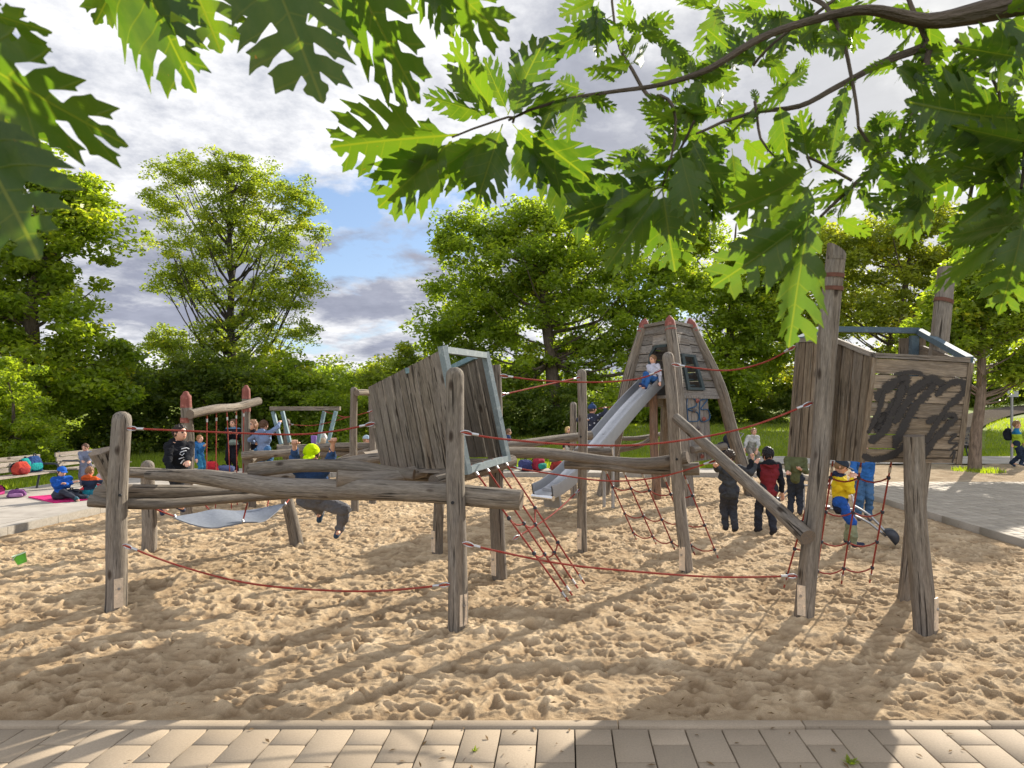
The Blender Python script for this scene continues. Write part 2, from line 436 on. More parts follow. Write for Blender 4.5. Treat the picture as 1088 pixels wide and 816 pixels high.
def pavers(name, x0, x1, y0, y1, w, l, z, mat, gap=.008, h=.06, axis='y', kerb=None, label=None):
    V_=[]; Q=[]; Pr=[]; n=0
    ncol = int(math.ceil((x1-x0)/w))
    def blk(a0,a1,b0,b1,zz):
        nonlocal n
        g=gap/2; c=.0025
        a0+=g;a1-=g;b0+=g;b1-=g
        if a1-a0<.03 or b1-b0<.03: return
        t=[zz+rnd.uniform(-.0004,.0004) for _ in range(4)]
        v=[(a0,b0,zz-h),(a1,b0,zz-h),(a1,b1,zz-h),(a0,b1,zz-h),(a0,b0,zz-c),(a1,b0,zz-c),(a1,b1,zz-c),(a0,b1,zz-c),
           (a0+c,b0+c,t[0]),(a1-c,b0+c,t[1]),(a1-c,b1-c,t[2]),(a0+c,b1-c,t[3])]
        if axis!='y': v=[(q[1],q[0],q[2]) for q in v]
        V_.extend(v); r=rnd.random(); Pr.extend([r]*12)
        fs=[(8,9,10,11),(4,5,9,8),(5,6,10,9),(6,7,11,10),(7,4,8,11),(0,1,5,4),(1,2,6,5),(2,3,7,6),(3,0,4,7)]
        if axis!='y': fs=[f[::-1] for f in fs]
        Q.extend([tuple(i+n for i in f) for f in fs]); n+=12
    for i in range(ncol):
        off = 0 if i%2 else l/2
        b = y1+off
        while b > y0:
            blk(x0+i*w, min(x0+(i+1)*w,x1), max(b-l,y0), min(b,y1), z); b -= l
    h=.16
    for k in (kerb or []): blk(*k)
    o = bigmesh(name, V_, Q, mat, smooth=False, attrs=[('pr','FLOAT',Pr)]); o['kind']='structure'; return o
GM = ground_mat()
sheet('ground', -220, 220, -60, 320, 110, 120, -.10, GM)
# sand: fine near the camera, coarser far away
def build_sand():
    nx, ny = 1150, 820
    xs = np.linspace(SX0, SX1, nx)
    ys = SY0*np.exp(np.linspace(0, math.log(SY1/SY0), ny))
    X, Y = np.meshgrid(xs, ys)
    wx = X+.12*vnoise(X*3,Y*3,21); wy = Y+.12*vnoise(X*3,Y*3,22)
    Z = .020*vnoise(X*.5,Y*.5,1)+.022*vnoise(wx*2.1,wy*2.6,2)+.022*vnoise(wx*4.2,wy*5.2,5)+.024*vnoise(wx*8.5,wy*10,6)+.020*vnoise(wx*16,wy*20,7)+.012*vnoise(wx*36,wy*42,8)+.006*vnoise(wx*80,wy*85,9)-.022*np.abs(vnoise(wx*6.5,wy*9,12))
    Z -= .02
    rg = np.random.default_rng(5)
    dx = xs[1]-xs[0]
    N = 9000
    for k in range(N):
        cx = rg.uniform(SX0, SX1); cy = rg.uniform(SY0, SY1)
        a = rg.uniform(0, math.pi); L = rg.uniform(.045,.125)*(1 if k%3 else .6); w = L*rg.uniform(.40,.75); dep = rg.uniform(.008,.030)*min(1,L/.07)
        e = L*2.2
        i0 = max(0,int((cx-e-SX0)/dx)); i1 = min(nx,int((cx+e-SX0)/dx)+1)
        j0 = np.searchsorted(ys, cy-e); j1 = np.searchsorted(ys, cy+e)
        if i1-i0 < 2 or j1-j0 < 2: continue
        x = X[j0:j1,i0:i1]-cx; y = Y[j0:j1,i0:i1]-cy
        u = (x*math.cos(a)+y*math.sin(a))/L; v = (-x*math.sin(a)+y*math.cos(a))/w
        q = np.sqrt(u*u+v*v)*(1+.25*np.sin(3*np.arctan2(v,u)+k)); t = np.clip((q-.5)/.55,0,1); t = t*t*(3-2*t)
        Z[j0:j1,i0:i1] += -dep*(1-t)+dep*.42*np.exp(-((q-1.2)/.24)**2)
    # sand levels out to the kerbs
    edge = np.clip(np.minimum.reduce([X-SX0, SX1-X, Y-SY0, SY1-Y])/.35,0,1)
    Z = Z*(.3+.7*edge)-.035*(1-edge)-.03
    loc = Z-.03*vnoise(X*.5,Y*.5,1)
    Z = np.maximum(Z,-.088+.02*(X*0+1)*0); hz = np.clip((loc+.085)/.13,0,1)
    v = np.c_[X.ravel(),Y.ravel(),Z.ravel()]
    i = np.arange((nx-1)*(ny-1)); a = (i//(nx-1))*nx+i%(nx-1)
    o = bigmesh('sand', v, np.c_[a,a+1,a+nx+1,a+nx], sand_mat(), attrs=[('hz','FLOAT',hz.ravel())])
    o['kind'] = 'structure'
build_sand()
soil = plain(.09,.075,.05,.95,.6)
sheet('paving_bed', -9, 9, -3, 3.87, 4, 4, -.04, plain(.035,.028,.02,.95,.6), follow=False)
PM = paver_mat((.33,.265,.188),None)
kb=[]
x=-9.0
while x<9: kb.append((x-.06, x+.98, 3.795, 3.875, .012)); x+=1.04
pavers('pavement', -6.05, 6.2, .3, 3.79, .2035, .355, 0, PM, kerb=kb)
# right hand path
PR = paver_mat((.36,.315,.25),None)
kb=[]; y=3.95
while y<17.5: kb.append((6.0,6.10,y,min(y+.98,17.6),.035)); y+=.99
pavers('path', 6.11, 22, 3.9, 15.7, .21, .21, .03, PR, gap=.009, kerb=kb)
sheet('path_bed', 6.05, 22.5, 3.88, 15.72, 4, 4, .012, soil, follow=False)
dirt = NT('bare_soil'); p_=dirt.pos(); n_=dirt.noise(p_,3,6,.7)
DIRT = dirt.bsdf(dirt.mix(dirt.ramp(n_,[(.35,0),(.7,1)]),(.27,.205,.135),(.47,.38,.27)),.95,0,dirt.bump(dirt.noise(p_,30,5,.7),.9,.03),0.0)
sheet('bare_soil', 6.11, 30, 15.72, 20.6, 80, 30, .0, DIRT, amp=.05)
conc = NT('concrete'); p_=conc.pos(); n_=conc.noise(p_,2.2,6,.65)
br = conc.n('TexBrick', i_Vector=p_, i_Scale=1.0); br.inputs['Brick Width'].default_value=2.4; br.inputs['Row Height'].default_value=1.2; br.inputs['Mortar Size'].default_value=.012
br.inputs['Color1'].default_value=(1,1,1,1); br.inputs['Color2'].default_value=(.93,.93,.93,1); br.inputs['Mortar'].default_value=(.45,.43,.4,1)
CONC = conc.bsdf(conc.mix(1.0,conc.mix(conc.ramp(n_,[(.35,0),(.7,1)]),(.33,.30,.26),(.47,.43,.375)),br.outputs[0],'MULTIPLY'),.9,0,conc.bump(conc.noise(p_,80,4,.7),.5,.005),.05)
sheet('footpath', 6.11, 45, 20.6, 23.6, 40, 6, .02, CONC)
sheet('back_path', -8.1, 6.1, 17.72, 19.1, 30, 4, .02, CONC)
sheet('side_path', -11.6, -8.12, 3.9, 19.1, 8, 30, .02, CONC)
grav = NT('gravel'); p_=grav.pos(); n_=grav.noise(p_,9,6,.75)
GRAV = grav.bsdf(grav.mix(grav.ramp(n_,[(.35,0),(.65,1)]),(.07,.058,.046),(.15,.13,.108)),.95,0,grav.bump(n_,.8,.03),0.0)
def gravel_path():
    c = [(16.5,28),(19,33),(24.3,41),(32.5,51),(43,61),(56,70)]; w=[.5,.8,1.1,1.4,1.7,2]
    C,w = spline([(a,b,0) for a,b in c], w, 1.0); v=[];q=[]
    for i,(p,ww) in enumerate(zip(C,w)):
        d = C[min(i+1,len(C)-1)]-C[max(i-1,0)]; d/=np.linalg.norm(d); n=np.array([-d[1],d[0],0])
        for k in range(7):
            a = p+n*ww*(k/3-1); v.append((a[0],a[1],float(terrain(a[0],a[1]))+.03))
        if i:
            for k in range(6): b=(i-1)*7+k; q.append((b,b+1,b+8,b+7))
    o=bigmesh('gravel_path', v, q, GRAV); o['kind']='structure'
gravel_path()
# kerbs of the sand pit
def kerb(name, pts, label, w=.09, h=.07):
    mb=MB(); P=[Vector(p) for p in pts]
    for a,b in zip(P,P[1:]):
        n=max(1,round((b-a).length/1.0))
        for i in range(n):
            s=a.lerp(b,i/n); e=a.lerp(b,(i+1)/n); d=(e-s).normalized()*.004
            bar(mb, s+d, e-d, w, .2)
    o=mb.build(name, plain(.33,.30,.25,.9,.3), smooth=False); o['kind']='structure'
kerb('kerb', [(-8.06,3.95,-.055),(-8.06,17.66,-.055)], '')
kerb('kerb', [(-8.02,17.66,-.055),(5.98,17.66,-.055)], '')

# ------------------------------------------------------------------ foliage
def leafquads(C, L, rg, up=.5, aspect=.55):
    n=len(C)
    a=rg.normal(size=(n,3)); a[:,2]*=.55; a/=np.linalg.norm(a,axis=1)[:,None]
    nn=rg.normal(size=(n,3)); nn[:,2]=np.abs(nn[:,2])+up; b=np.cross(nn,a); b/=np.linalg.norm(b,axis=1)[:,None]+1e-9
    s=L*rg.uniform(.6,1.35,(n,1))
    nz=np.cross(a,b)*s*.12
    v=np.stack([C-a*s*.5, C+b*s*aspect*.5+nz-a*s*.05, C+a*s*.5, C-b*s*aspect*.5+nz-a*s*.05],1).reshape(-1,3)
    return v
def crown(lobes, clumps, per, L, cr, seed, shell=.55, flat=.6, droop=0.0, cut=None):
    rg=np.random.default_rng(seed)
    lo=np.array(lobes,float); wt=(lo[:,3]*lo[:,5]); wt/=wt.sum()
    idx=rg.choice(len(lo),clumps,p=wt)
    d=rg.normal(size=(clumps,3)); d/=np.linalg.norm(d,axis=1)[:,None]
    r=(shell+(1-shell)*rg.random(clumps)**.7); r=np.where(rg.random(clumps)<.2, rg.random(clumps)*.6, r)
    cc=lo[idx,:3]+d*lo[idx,3:6]*r[:,None]
    csz=cr*rg.uniform(.55,1.35,clumps); cv=rg.normal(.5,.17,clumps)
    k=np.repeat(np.arange(clumps),per)
    o=rg.normal(size=(len(k),3)); o/=np.linalg.norm(o,axis=1)[:,None]; o*=(rg.random((len(k),1))**.45)*csz[k][:,None]
    o[:,2]*=flat
    if droop: o[:,2]-=droop*np.hypot(o[:,0],o[:,1])
    C=cc[k]+o
    v=leafquads(C,L,rg); n=len(C)
    q=np.arange(4*n).reshape(n,4)
    lc=np.repeat(np.clip(cv[k]+rg.normal(0,.16,n),0,1),4)
    return v,q,lc,cc
def px_lobes(ls, d):
    out=[]
    for l in ls:
        px,py,rx,ry=l[:4]; dd=l[4] if len(l)>4 else 0
        c=W(px,py,d+dd); s=(d+dd)/F
        out.append((c.x,c.y,c.z,rx*s,min(rx,ry*1.4)*s*.9,ry*s))
    return out
def tree(name,label,lobes,d,base,clumps,per,L,cr,mat,seed,trunk_r=.22,bark_c=(.13,.10,.075),limbs=26,group=None,flat=.6,shell=.55,droop=0.0,cat='tree',trunk=True,fork=None,twigs=0,steep=(.5,1.0)):
    lw=px_lobes(lobes,d)
    bx=W(base,HZ,d).x; bz=float(terrain(bx,d))
    root=empty(name,(bx,d,bz-.05),label,cat,group)
    v,q,lc,cc=crown(lw,clumps,per,L,cr,seed,shell,flat,droop)
    keep=np.ones(len(q),bool)
    bigmesh('crown',v,q,mat,root,smooth=False,attrs=[('lc','FLOAT',lc)])
    rg=random.Random(seed)
    topc=np.mean([l[:3] for l in lw],0); ztop=max(l[2]+l[5]*.5 for l in lw); zlow=min(l[2]-l[5] for l in lw)
    if trunk:
        mb=MB(); zf=fork if fork else bz+(ztop-bz)*.35
        mx=bx*.4+topc[0]*.6
        tp=[(bx,d,bz-.1),(bx+.1*(mx-bx),d,bz+(zf-bz)*.5),(bx+.4*(mx-bx),d,zf),(mx,d,zf+(ztop-zf)*.5),(mx+rg.uniform(-.3,.3),d,ztop)]
        tube(mb,tp,[trunk_r*1.25,trunk_r,trunk_r*.85,trunk_r*.5,trunk_r*.12],12,.4,wob=.08,seed=seed)
        mb.build('trunk',bark(*bark_c),root)
        mb=MB()
        pick=list(range(len(cc))); rg.shuffle(pick)
        for i in pick[:limbs]:
            c=Vector(cc[i]); zs=max(zf*.9, min(ztop*.92, c.z-(Vector((c.x-mx,c.y-d,0)).length)*rg.uniform(*steep)))
            t=(zs-bz)/(ztop-bz); sx=bx+(mx-bx)*min(1,t*1.3)
            s=Vector((sx,d,zs)); m=s.lerp(c,.5)+Vector((0,0,-.12*(c-s).length))+Vector((rg.uniform(-.2,.2),rg.uniform(-.2,.2),0))
            r=trunk_r*rg.uniform(.14,.30)
            tube(mb,[s,m,c],[r,r*.55,r*.12],7,.5,cap='none')
            for k in range(twigs):
                e=c+Vector((rg.uniform(-1,1),rg.uniform(-1,1),rg.uniform(-.6,.5)))*cr*1.2; s2=m.lerp(c,rg.uniform(.2,.9))
                tube(mb,[s2,s2.lerp(e,.5)+Vector((0,0,.05)),e],[r*.3,r*.18,r*.06],5,.5,cap='none')
        mb.build('branches',bark(*bark_c),root)
    return root
LM_bright=leafm(.165,.22,.035,.57,2.0)
LM_mid=leafm(.16,.215,.04,.57,2.1)
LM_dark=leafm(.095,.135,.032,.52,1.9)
LM_yell=leafm(.20,.235,.05,.55,1.7)
LM_feath=leafm(.17,.215,.05,.58,2.0)
tree('broadleaf_tree','tall bright green leafy tree at the left edge, rising behind the bench',
     [(20,230,60,60),(70,300,55,55),(95,245,40,40),(10,330,70,70),(70,380,60,45),(50,185,35,30),(105,400,40,40),(-40,280,60,110),(20,420,60,40),(80,210,30,28)],23,25,330,150,.20,.62,LM_bright,101,.3,limbs=50)
tree('feathery_tree','airy feathery tree with sky showing through, standing alone right of the left edge tree',
     [(200,182,48,28),(250,180,45,22),(265,205,55,34),(320,210,28,22),(300,250,45,35),(170,215,28,16),(230,260,60,42),(310,300,38,26),(265,320,60,32),(195,300,42,22),(240,365,70,32),(315,355,32,18),(175,365,30,20),(150,250,14,10),(330,240,16,12)],29,243,640,105,.125,.46,LM_feath,102,.24,limbs=95,flat=.5,shell=.35,droop=.3,bark_c=(.07,.06,.05),fork=2.2,twigs=2,steep=(1.1,2.2))
tree('broadleaf_tree','large dark green spreading tree in the centre behind the slide',
     [(560,300,75,70),(500,330,55,50),(610,260,70,45),(650,330,75,60),(545,235,55,25),(700,290,50,50),(470,360,32,26),(560,385,80,45),(665,400,60,40),(510,400,60,36),(490,255,38,30)],35,590,560,150,.24,.85,LM_mid,103,.38,limbs=80,shell=.5)
tree('broadleaf_tree','mid green tree directly right of the slide tower, behind the grass',
     [(760,300,55,50),(800,350,50,55),(735,250,30,25),(770,400,60,36),(830,300,34,50)],41,775,330,150,.26,.9,LM_bright,104,.3,limbs=40)
tree('broadleaf_tree','yellowish green dense tree rising behind the raised wooden lookout box',
     [(925,265,60,42),(880,300,45,50),(985,250,45,38),(940,340,80,50),(1010,300,50,50),(860,370,50,45),(1050,330,50,60),(1075,250,30,36),(1110,300,40,80)],42,935,520,150,.26,.95,LM_yell,105,.33,limbs=50)
tree('park_tree','smaller round tree with a leaning bare trunk beside the right path',
     [(1045,330,62,42),(1000,360,42,34),(1090,340,50,50),(1050,285,50,34),(1085,392,36,20)],18.6,1036,230,150,.15,.42,LM_mid,106,.15,limbs=40,bark_c=(.20,.15,.11),fork=2.0)
# lower growth and hedges
def shrub(name,label,lobes,d,base,clumps,per,L,cr,mat,seed,group='shrubs and hedge trees behind the lawn',limbs=14,**k):
    return tree(name,label,lobes,d,base,clumps,per,L,cr,mat,seed,.06,limbs=limbs,group=group,cat='shrub',fork=None,**k)
shrub('shrub','bright light green bush right behind the left bench',[(5,440,45,40),(35,465,32,28),(-30,450,40,50),(60,484,14,14),(10,400,30,22),(20,488,45,16)],18.2,10,190,120,.10,.28,LM_bright,201)
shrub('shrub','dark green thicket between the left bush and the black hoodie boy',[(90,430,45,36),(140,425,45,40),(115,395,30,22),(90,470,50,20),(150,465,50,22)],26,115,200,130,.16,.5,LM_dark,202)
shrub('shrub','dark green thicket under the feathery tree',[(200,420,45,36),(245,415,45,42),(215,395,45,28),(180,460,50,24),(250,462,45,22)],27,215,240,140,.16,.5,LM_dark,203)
shrub('shrub','mid green bushy thicket right of the feathery tree',[(305,420,40,36),(345,425,38,34),(300,395,34,26),(320,460,60,22),(285,440,30,30)],28,320,220,140,.17,.5,LM_mid,204)
shrub('shrub','pale green shrub with loose twigs under the open sky gap',[(380,430,36,32),(420,420,34,34),(395,398,20,16),(410,458,50,24),(430,385,18,18)],34,395,200,120,.18,.55,LM_feath,205)
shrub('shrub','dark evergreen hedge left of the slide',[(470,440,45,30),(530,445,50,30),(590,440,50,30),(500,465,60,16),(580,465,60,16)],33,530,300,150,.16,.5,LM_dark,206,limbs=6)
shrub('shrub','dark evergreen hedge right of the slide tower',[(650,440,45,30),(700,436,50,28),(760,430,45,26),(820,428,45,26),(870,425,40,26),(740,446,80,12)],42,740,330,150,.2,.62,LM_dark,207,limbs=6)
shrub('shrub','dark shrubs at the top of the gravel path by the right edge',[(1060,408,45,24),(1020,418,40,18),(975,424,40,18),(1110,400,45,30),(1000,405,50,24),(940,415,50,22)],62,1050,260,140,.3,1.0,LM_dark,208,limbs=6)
tree('conifer','small pointed conifer tip showing above the thicket beside the left tree',
     [(131,372,5,12),(131,390,12,12),(130,405,20,14)],38,131,60,110,.16,.4,LM_dark,209,.12,limbs=4,group=None)
tree('broadleaf_tree','hazy distant tree filling the gap behind the centre shrubs',
     [(400,415,50,22),(460,405,50,30),(345,410,50,22),(430,440,80,20)],60,410,200,130,.3,1.0,LM_mid,210,.2,limbs=8)
def mass(name,label,x0,x1,y0,y1,d,clumps,per,L,cr,mat,seed):
    rg=random.Random(seed); ls=[]
    for i in range(14):
        x=x0+(x1-x0)*(i+.5)/14; ls.append((x,(y0+y1)/2+rg.uniform(-6,6),(x1-x0)/20,(y1-y0)/2,rg.uniform(-2,2)))
    v,q,lc,cc=crown(px_lobes(ls,d),clumps,per,L,cr,seed,.3)
    o=bigmesh(name,v,q,mat,smooth=False,attrs=[('lc','FLOAT',lc)],loc=(0,d,0))
    tag(o,label,'woodland',None,'stuff')
mass('woodland','far off dark wood closing the view behind all the trees',-260,1340,385,450,72,900,110,.42,1.7,LM_dark,301)

# grass blades on the lawn that shows behind the play area
def grass():
    rg=np.random.default_rng(3); n=135000
    y=19.2+(rg.random(n)**1.7)*26; x=rg.uniform(-.92,.72,n)*y
    inside=((x>-7.9)|(x<-11.7)|(y>19.2))&~((x>6.1)&(y<23.8))&~((y>27.5)&(np.abs(x-(16.5+(y-28)*.62))<.75))
    x=x[inside]; y=y[inside]
    # verge behind the benches
    m=14000; x2=rg.uniform(-17,-11.65,m); y2=rg.uniform(9,19.2,m); x=np.r_[x,x2]; y=np.r_[y,y2]
    m=450; a=rg.uniform(0,2*math.pi,m); q=rg.random(m)**.7*.6; x=np.r_[x,11.2+np.cos(a)*q*1.1]; y=np.r_[y,18.5+np.sin(a)*q]
    n=len(x); z=terrain(x,y)-.06; z=np.where((x>8)&(y<20),0.0,z)
    h=rg.uniform(.05,.14,n); w=rg.uniform(.008,.016,n)*1.6; t=rg.uniform(0,math.pi,n); lx=rg.normal(0,.03,n); ly=rg.normal(0,.03,n)
    z0=z-.04
    v=np.stack([np.c_[x-w*np.cos(t),y-w*np.sin(t),z0],np.c_[x+w*np.cos(t),y+w*np.sin(t),z0],np.c_[x+lx,y+ly,z+h]],1).reshape(-1,3)
    lc=np.repeat(np.clip(rg.normal(.5,.2,n)+.5*vnoise(x*.7,y*.7,9),0,.92),3)
    o=bigmesh('grass',v,np.arange(3*n).reshape(n,3),leafm(.17,.225,.03,.55,1.8),smooth=False,attrs=[('lc','FLOAT',lc)])
    tag(o,'short sunlit grass of the lawn behind the sand pit','grass',None,'stuff')
grass()
# ------------------------------------------------------------------ front left: log climbing frame
A = empty('log_climbing_frame', G(300,640), 'low climbing frame of criss-crossed grey logs on six posts, front left in the sand', 'climbing frame')
def PG(b, t, dd=0):
    B = G(*b); return B, W(t[0], t[1], B.y+dd)
b,t = PG((123,641),(130,437)); post(A,b,t,.088,.076,plate=1); boltmark(A,W(128,526,b.y-.085))
b,t = PG((486,660),(483,390)); post(A,b,t,.082,.074,plate=1,cap='dome'); boltmark(A,W(481,534,b.y-.08))
b,t = PG((158,579),(157,489)); post(A,b,t,.085,.078)
B=G(314,575); post(A,B,W(300,508,9.0),.085,.075)
b,t = PG((465,584),(466,480)); post(A,b,t,.066,.06,plate=-1)
b,t = PG((531,608),(525,388)); post(A,b,t,.08,.07,plate=-1,cap='flat')
def L(pts, r, **k): return log('beam', [W(*p) for p in pts], r, A, **k)
L([(95,532,6.35),(180,536,6.6),(262,531,7.2),(340,522,7.9)], [.058,.05,.045,.04])
L([(108,524,6.45),(128,523,6.45),(190,521,6.8),(260,520,7.3),(330,514,8.0)], [.082,.084,.078,.062,.05])
L([(157,505,6.75),(220,508,6.5),(300,515.5,6.25),(400,522,6.0),(484,526,5.83),(554,531,5.72)], [.045,.078,.092,.09,.088,.09])
L([(267,500,6.5),(300,497.5,6.45),(330,496.5,6.4),(380,496.5,6.35),(440,505,6.3)], [.070,.066,.062,.06,.055])
L([(358,508,6.05),(385,507,6.15),(420,504,6.3),(450,500,6.5)], [.072,.07,.068,.06])
L([(137,502,8.2),(200,505,8.6),(270,506,8.9),(350,504,9.3)], [.062,.07,.07,.06])
L([(345,494,8.4),(390,489,8.0),(440,486,7.6)], [.07,.068,.06])
L([(461,513,5.98),(490,504.5,6.25),(520,496,6.6),(545,489,7.0)], [.07,.066,.06,.058])
L([(107,479,6.2),(112,492,6.25),(118,512,6.3),(121,530,6.32)], [.098,.085,.06,.05])
L([(112,533,6.45),(113,511,6.45)], [.045,.035], cap='dome')
L([(395,508,6.7),(440,510,6.75),(500,505,7.1)], [.05,.05,.05])
# membrane hung under the logs
def membrane():
    top=[(184,549,7.4),(208,545,7.7),(228,541,7.9),(250,542.5,8.05),(270,541,8.15),(288,537.5,8.2),(302,535,8.25)]
    bot=[(184,549.5,7.4),(203,556.5,7.2),(225,560.5,7.15),(247,557.5,7.2),(262,554.5,7.3),(282,552.5,7.7),(302,536,8.25)]
    T,_=spline([W(*p) for p in top],.02,.05); Bt,_=spline([W(*p) for p in bot],.02,.05)
    n=34; rs=lambda C:np.array([C[int(round(i*(len(C)-1)/n))] for i in range(n+1)]); T=rs(T);Bt=rs(Bt)
    mb=MB(); v=[];f=[];m=8
    for s in (0,1):
        for i in range(n+1):
            for j in range(m+1):
                k=j/m; p=T[i]*(1-k)+Bt[i]*k; p=p.copy(); p[2]-=.05*math.sin(math.pi*k)*math.sin(math.pi*i/n)+s*.012; v.append(p)
    N=(n+1)*(m+1)
    for i in range(n):
        for j in range(m):
            a=i*(m+1)+j; f.append((a,a+1,a+m+2,a+m+1)); f.append((a+N,a+m+1+N,a+m+2+N,a+1+N))
    for i in range(n):
        for j in (0,m):
            a=i*(m+1)+j; q=(a,a+m+1,a+m+1+N,a+N); f.append(q if j==0 else q[::-1])
    mb.add(v,f)
    mm=plain(.17,.19,.225,.55)
    o=mb.build('membrane_hammock',mm); tag(o,'grey rubber membrane slung on red ropes beneath the logs','hammock')
    for a,bb in (((155,537,7.0),(186,549,7.4)),((303,536,8.25),(307,531,8.5)),((263,534,7.3),(258,554,7.25)),((222,541,8),(213,531,8.2)),((284,538,8.2),(286,528,8.3))):
        mb=MB(); tube(mb,[W(*a),W(*bb)],.0085,8,.1); r=mb.build('rope',ropem(),o)
    for p in ((258,554,7.25),(303,535.5,8.25),(186,549,7.4)):
        mb=MB(); c=W(*p); tube(mb,[c+V(0,-.012,.022),c+V(.012,-.018,-.0),c+V(0,-.012,-.022)],.011,8,.02); mb.build('shackle',metal(.4,.4),o)
membrane()

# ------------------------------------------------------------------ tilted plank cabin on the logs
BLUE = paint(.15,.235,.26,.5,.3)
BLUEW = paint(.19,.235,.245,.6,.3)
def cabin():
    FBL=W(493.5,499.6,6.05); FBR=W(536,487,6.85); FTL=W(468,372,5.95); FTR=W(513.5,378,6.75)
    BBL=W(406,497.5,6.65); BTL=W(390.4,411.7,6.65); sh=FBR-FBL; BBR=BBL+sh; BTR=BTL+sh
    c=empty('tilted_cabin',(FBL+BBR)/2+V(0,0,-.02),'slanting open-topped wooden plank cabin with pale blue steel frame resting on the logs','play cabin')
    def wl(name,a,bb,cc,dd,n,out,vertical=True,**k):
        mb=MB(); boards(mb,a,bb,cc,dd,n,.03,vertical,.016,.014,out,**k); return mb.build(name,WOOD,c,smooth=False)
    nl=((FBL-BBL).cross(BTL-BBL)).normalized()
    wl('side_wall',BBL,FBL,FTL,BTL,9,nl)
    nR=((BBR-FBR).cross(FTR-FBR)).normalized()
    nin=-nR
    wl('side_wall',BBR,FBR,FTR,BTR,9,nin)
    nb=((BBR-BBL).cross(BTL-BBL)).normalized(); 
    wl('back_wall',BBL+sh*.03,BBR-sh*.03,BBR.lerp(BTR,.5),BBL.lerp(BTL,.5),7,nb)
    wl('floor',BBL,BBR,FBR,FBL,8,V(0,0,1))
    d=(FBL-BBL).normalized(); o=d*.03
    for a,bb,nm in ((FBL,FTL,'steel_upright'),(FBR,FTR,'steel_upright'),(FTL,FTR,'steel_top'),(FBL,FBR,'steel_sill')):
        mb=MB(); e=(bb-a).normalized(); x=.034 if 'upright' in nm else -.034
        bar(mb,a+o-e*x,bb+o+e*x,.056,.062,up=d); mb.build(nm,BLUEW,c,smooth=False)
    mb=MB(); bar(mb,FTR-d*.1,BTR.lerp(FTR,.1),.05,.05); bar(mb,FTL+sh*.9-d*.45+V(0,0,-.03),FTL+sh*.06-d*.45+V(0,0,-.15),.05,.05,up=d); mb.build('steel_brace',BLUE,c,smooth=False)
    return FBL,FBR
FBL,FBR = cabin()

def netropes(name,label,tops,bots,rows,nodes=True,sag=.0,r=.0085,rigid=False,extra=()):
    root=empty(name,(Vector(bots[0])+Vector(bots[-1]))/2,label,'climbing net')
    cur=[]
    for k,(t,b) in enumerate(zip(tops,bots)):
        t=Vector(t); b=Vector(b); m=t.lerp(b,.5)+V(0,0,-sag)
        mb=MB(); tube(mb,[t,m,b],r,8,.12); mb.build('rope',ropem(),root); cur.append((t,m,b))
        for p,q in ((t,m),(b,m)):
            mb=MB(); d=(q-p).normalized(); tube(mb,[p+d*.05,p+d*.11],r*1.6,8,.1); mb.build('ferrule',metal(.5,.45),root)
    C=[spline([list(x) for x in c],.01,.02)[0] for c in cur]
    at=lambda k,f:Vector(C[k][min(len(C[k])-1,int(f*(len(C[k])-1)))])
    mbN=MB()
    for fr in rows:
        fs=fr if hasattr(fr,'__len__') else [fr]*len(tops)
        P=[at(k,fs[k]) for k in range(len(tops))]
        for a,b in zip(P,P[1:]):
            mb=MB(); L_=(b-a).length; tube(mb,[a,a.lerp(b,.25)+V(0,0,-L_*.10),a.lerp(b,.5)+V(0,0,-L_*.14),a.lerp(b,.75)+V(0,0,-L_*.10),b],r*.9,8,.05)
            mb.build('cross_rope',ropem(),root)
        for p in P:
            mbN=MB(); tube(mbN,[p+V(0,0,.020),p+V(0,0,.011),p-V(0,0,.011),p-V(0,0,.020)],[.009,.019,.019,.009],8,.03); mbN.build('knot_clip',plain(.03,.035,.05,.5),root)
    return root
fd=(FBR-FBL)
netropes('rope_ladder','four slanting red ropes running from the tilted cabin sill down into the sand',
    [FBL+fd*t+V(0,-.02,.03) for t in (.15,.42,.66,.92)],[G(604,639)+V(0,0,.0),G(608,632.5),G(614,625),G(621,620)],[[.40,.47,.50,.42],[.64,.68,.70,.66]])

# ------------------------------------------------------------------ middle frame
B_ = empty('balance_beam_frame', G(670,590), 'middle frame of tall posts and bent horizontal logs, one log sloping down right','climbing frame')
b,t=PG((619,581),(618,392)); post(B_,b,t,.062,.058,plate=-1); boltmark(B_,W(617,464,b.y-.062))
b,t=PG((729.5,603),(709,374),.05); post(B_,b,t,.068,.063,plate=-1); boltmark(B_,W(719,488,b.y-.03))
post(B_,V((610-600)/F*13.6,13.6,0),W(609,427,13.6),.07,.065)
def L2(pts,r,**k): return log('beam',[W(*p) for p in pts],r,B_,**k)
L2([(530,481,7.35),(580,483,7.7),(640,489,7.9),(690,491,7.8),(731,486,7.6)],[.07,.062,.06,.062,.07])
L2([(534,474.5,8.3),(580,470,8.7),(628,462.5,9.1)],[.05,.055,.06])
L2([(610,481,9.3),(651,480,9.2)],[.055,.055])
L2([(600,494,7.95),(660,497,7.9),(743,498,7.75)],[.05,.06,.075])
L2([(519,490,7.2),(545,492,7.4)],[.06,.055])
L2([(586,488,11.5),(640,478,10.5)],[.05,.05])
log('sloping_beam',[W(718,444,7.42),W(760,481,6.95),(W(815,531,6.3)),W(858,571,5.72)],[.052,.056,.062,.072],B_)
netropes('climbing_net','red rope net under the middle logs, left of the child in dark grey',
    [W(642,497,7.95),W(661,498,7.9),W(681,500,7.85),W(704,503,7.8),W(727,505,7.75)],
    [G(676,573),G(697,578),G(717,584),G(738,589),G(763,593)],[.28,.60,.86])

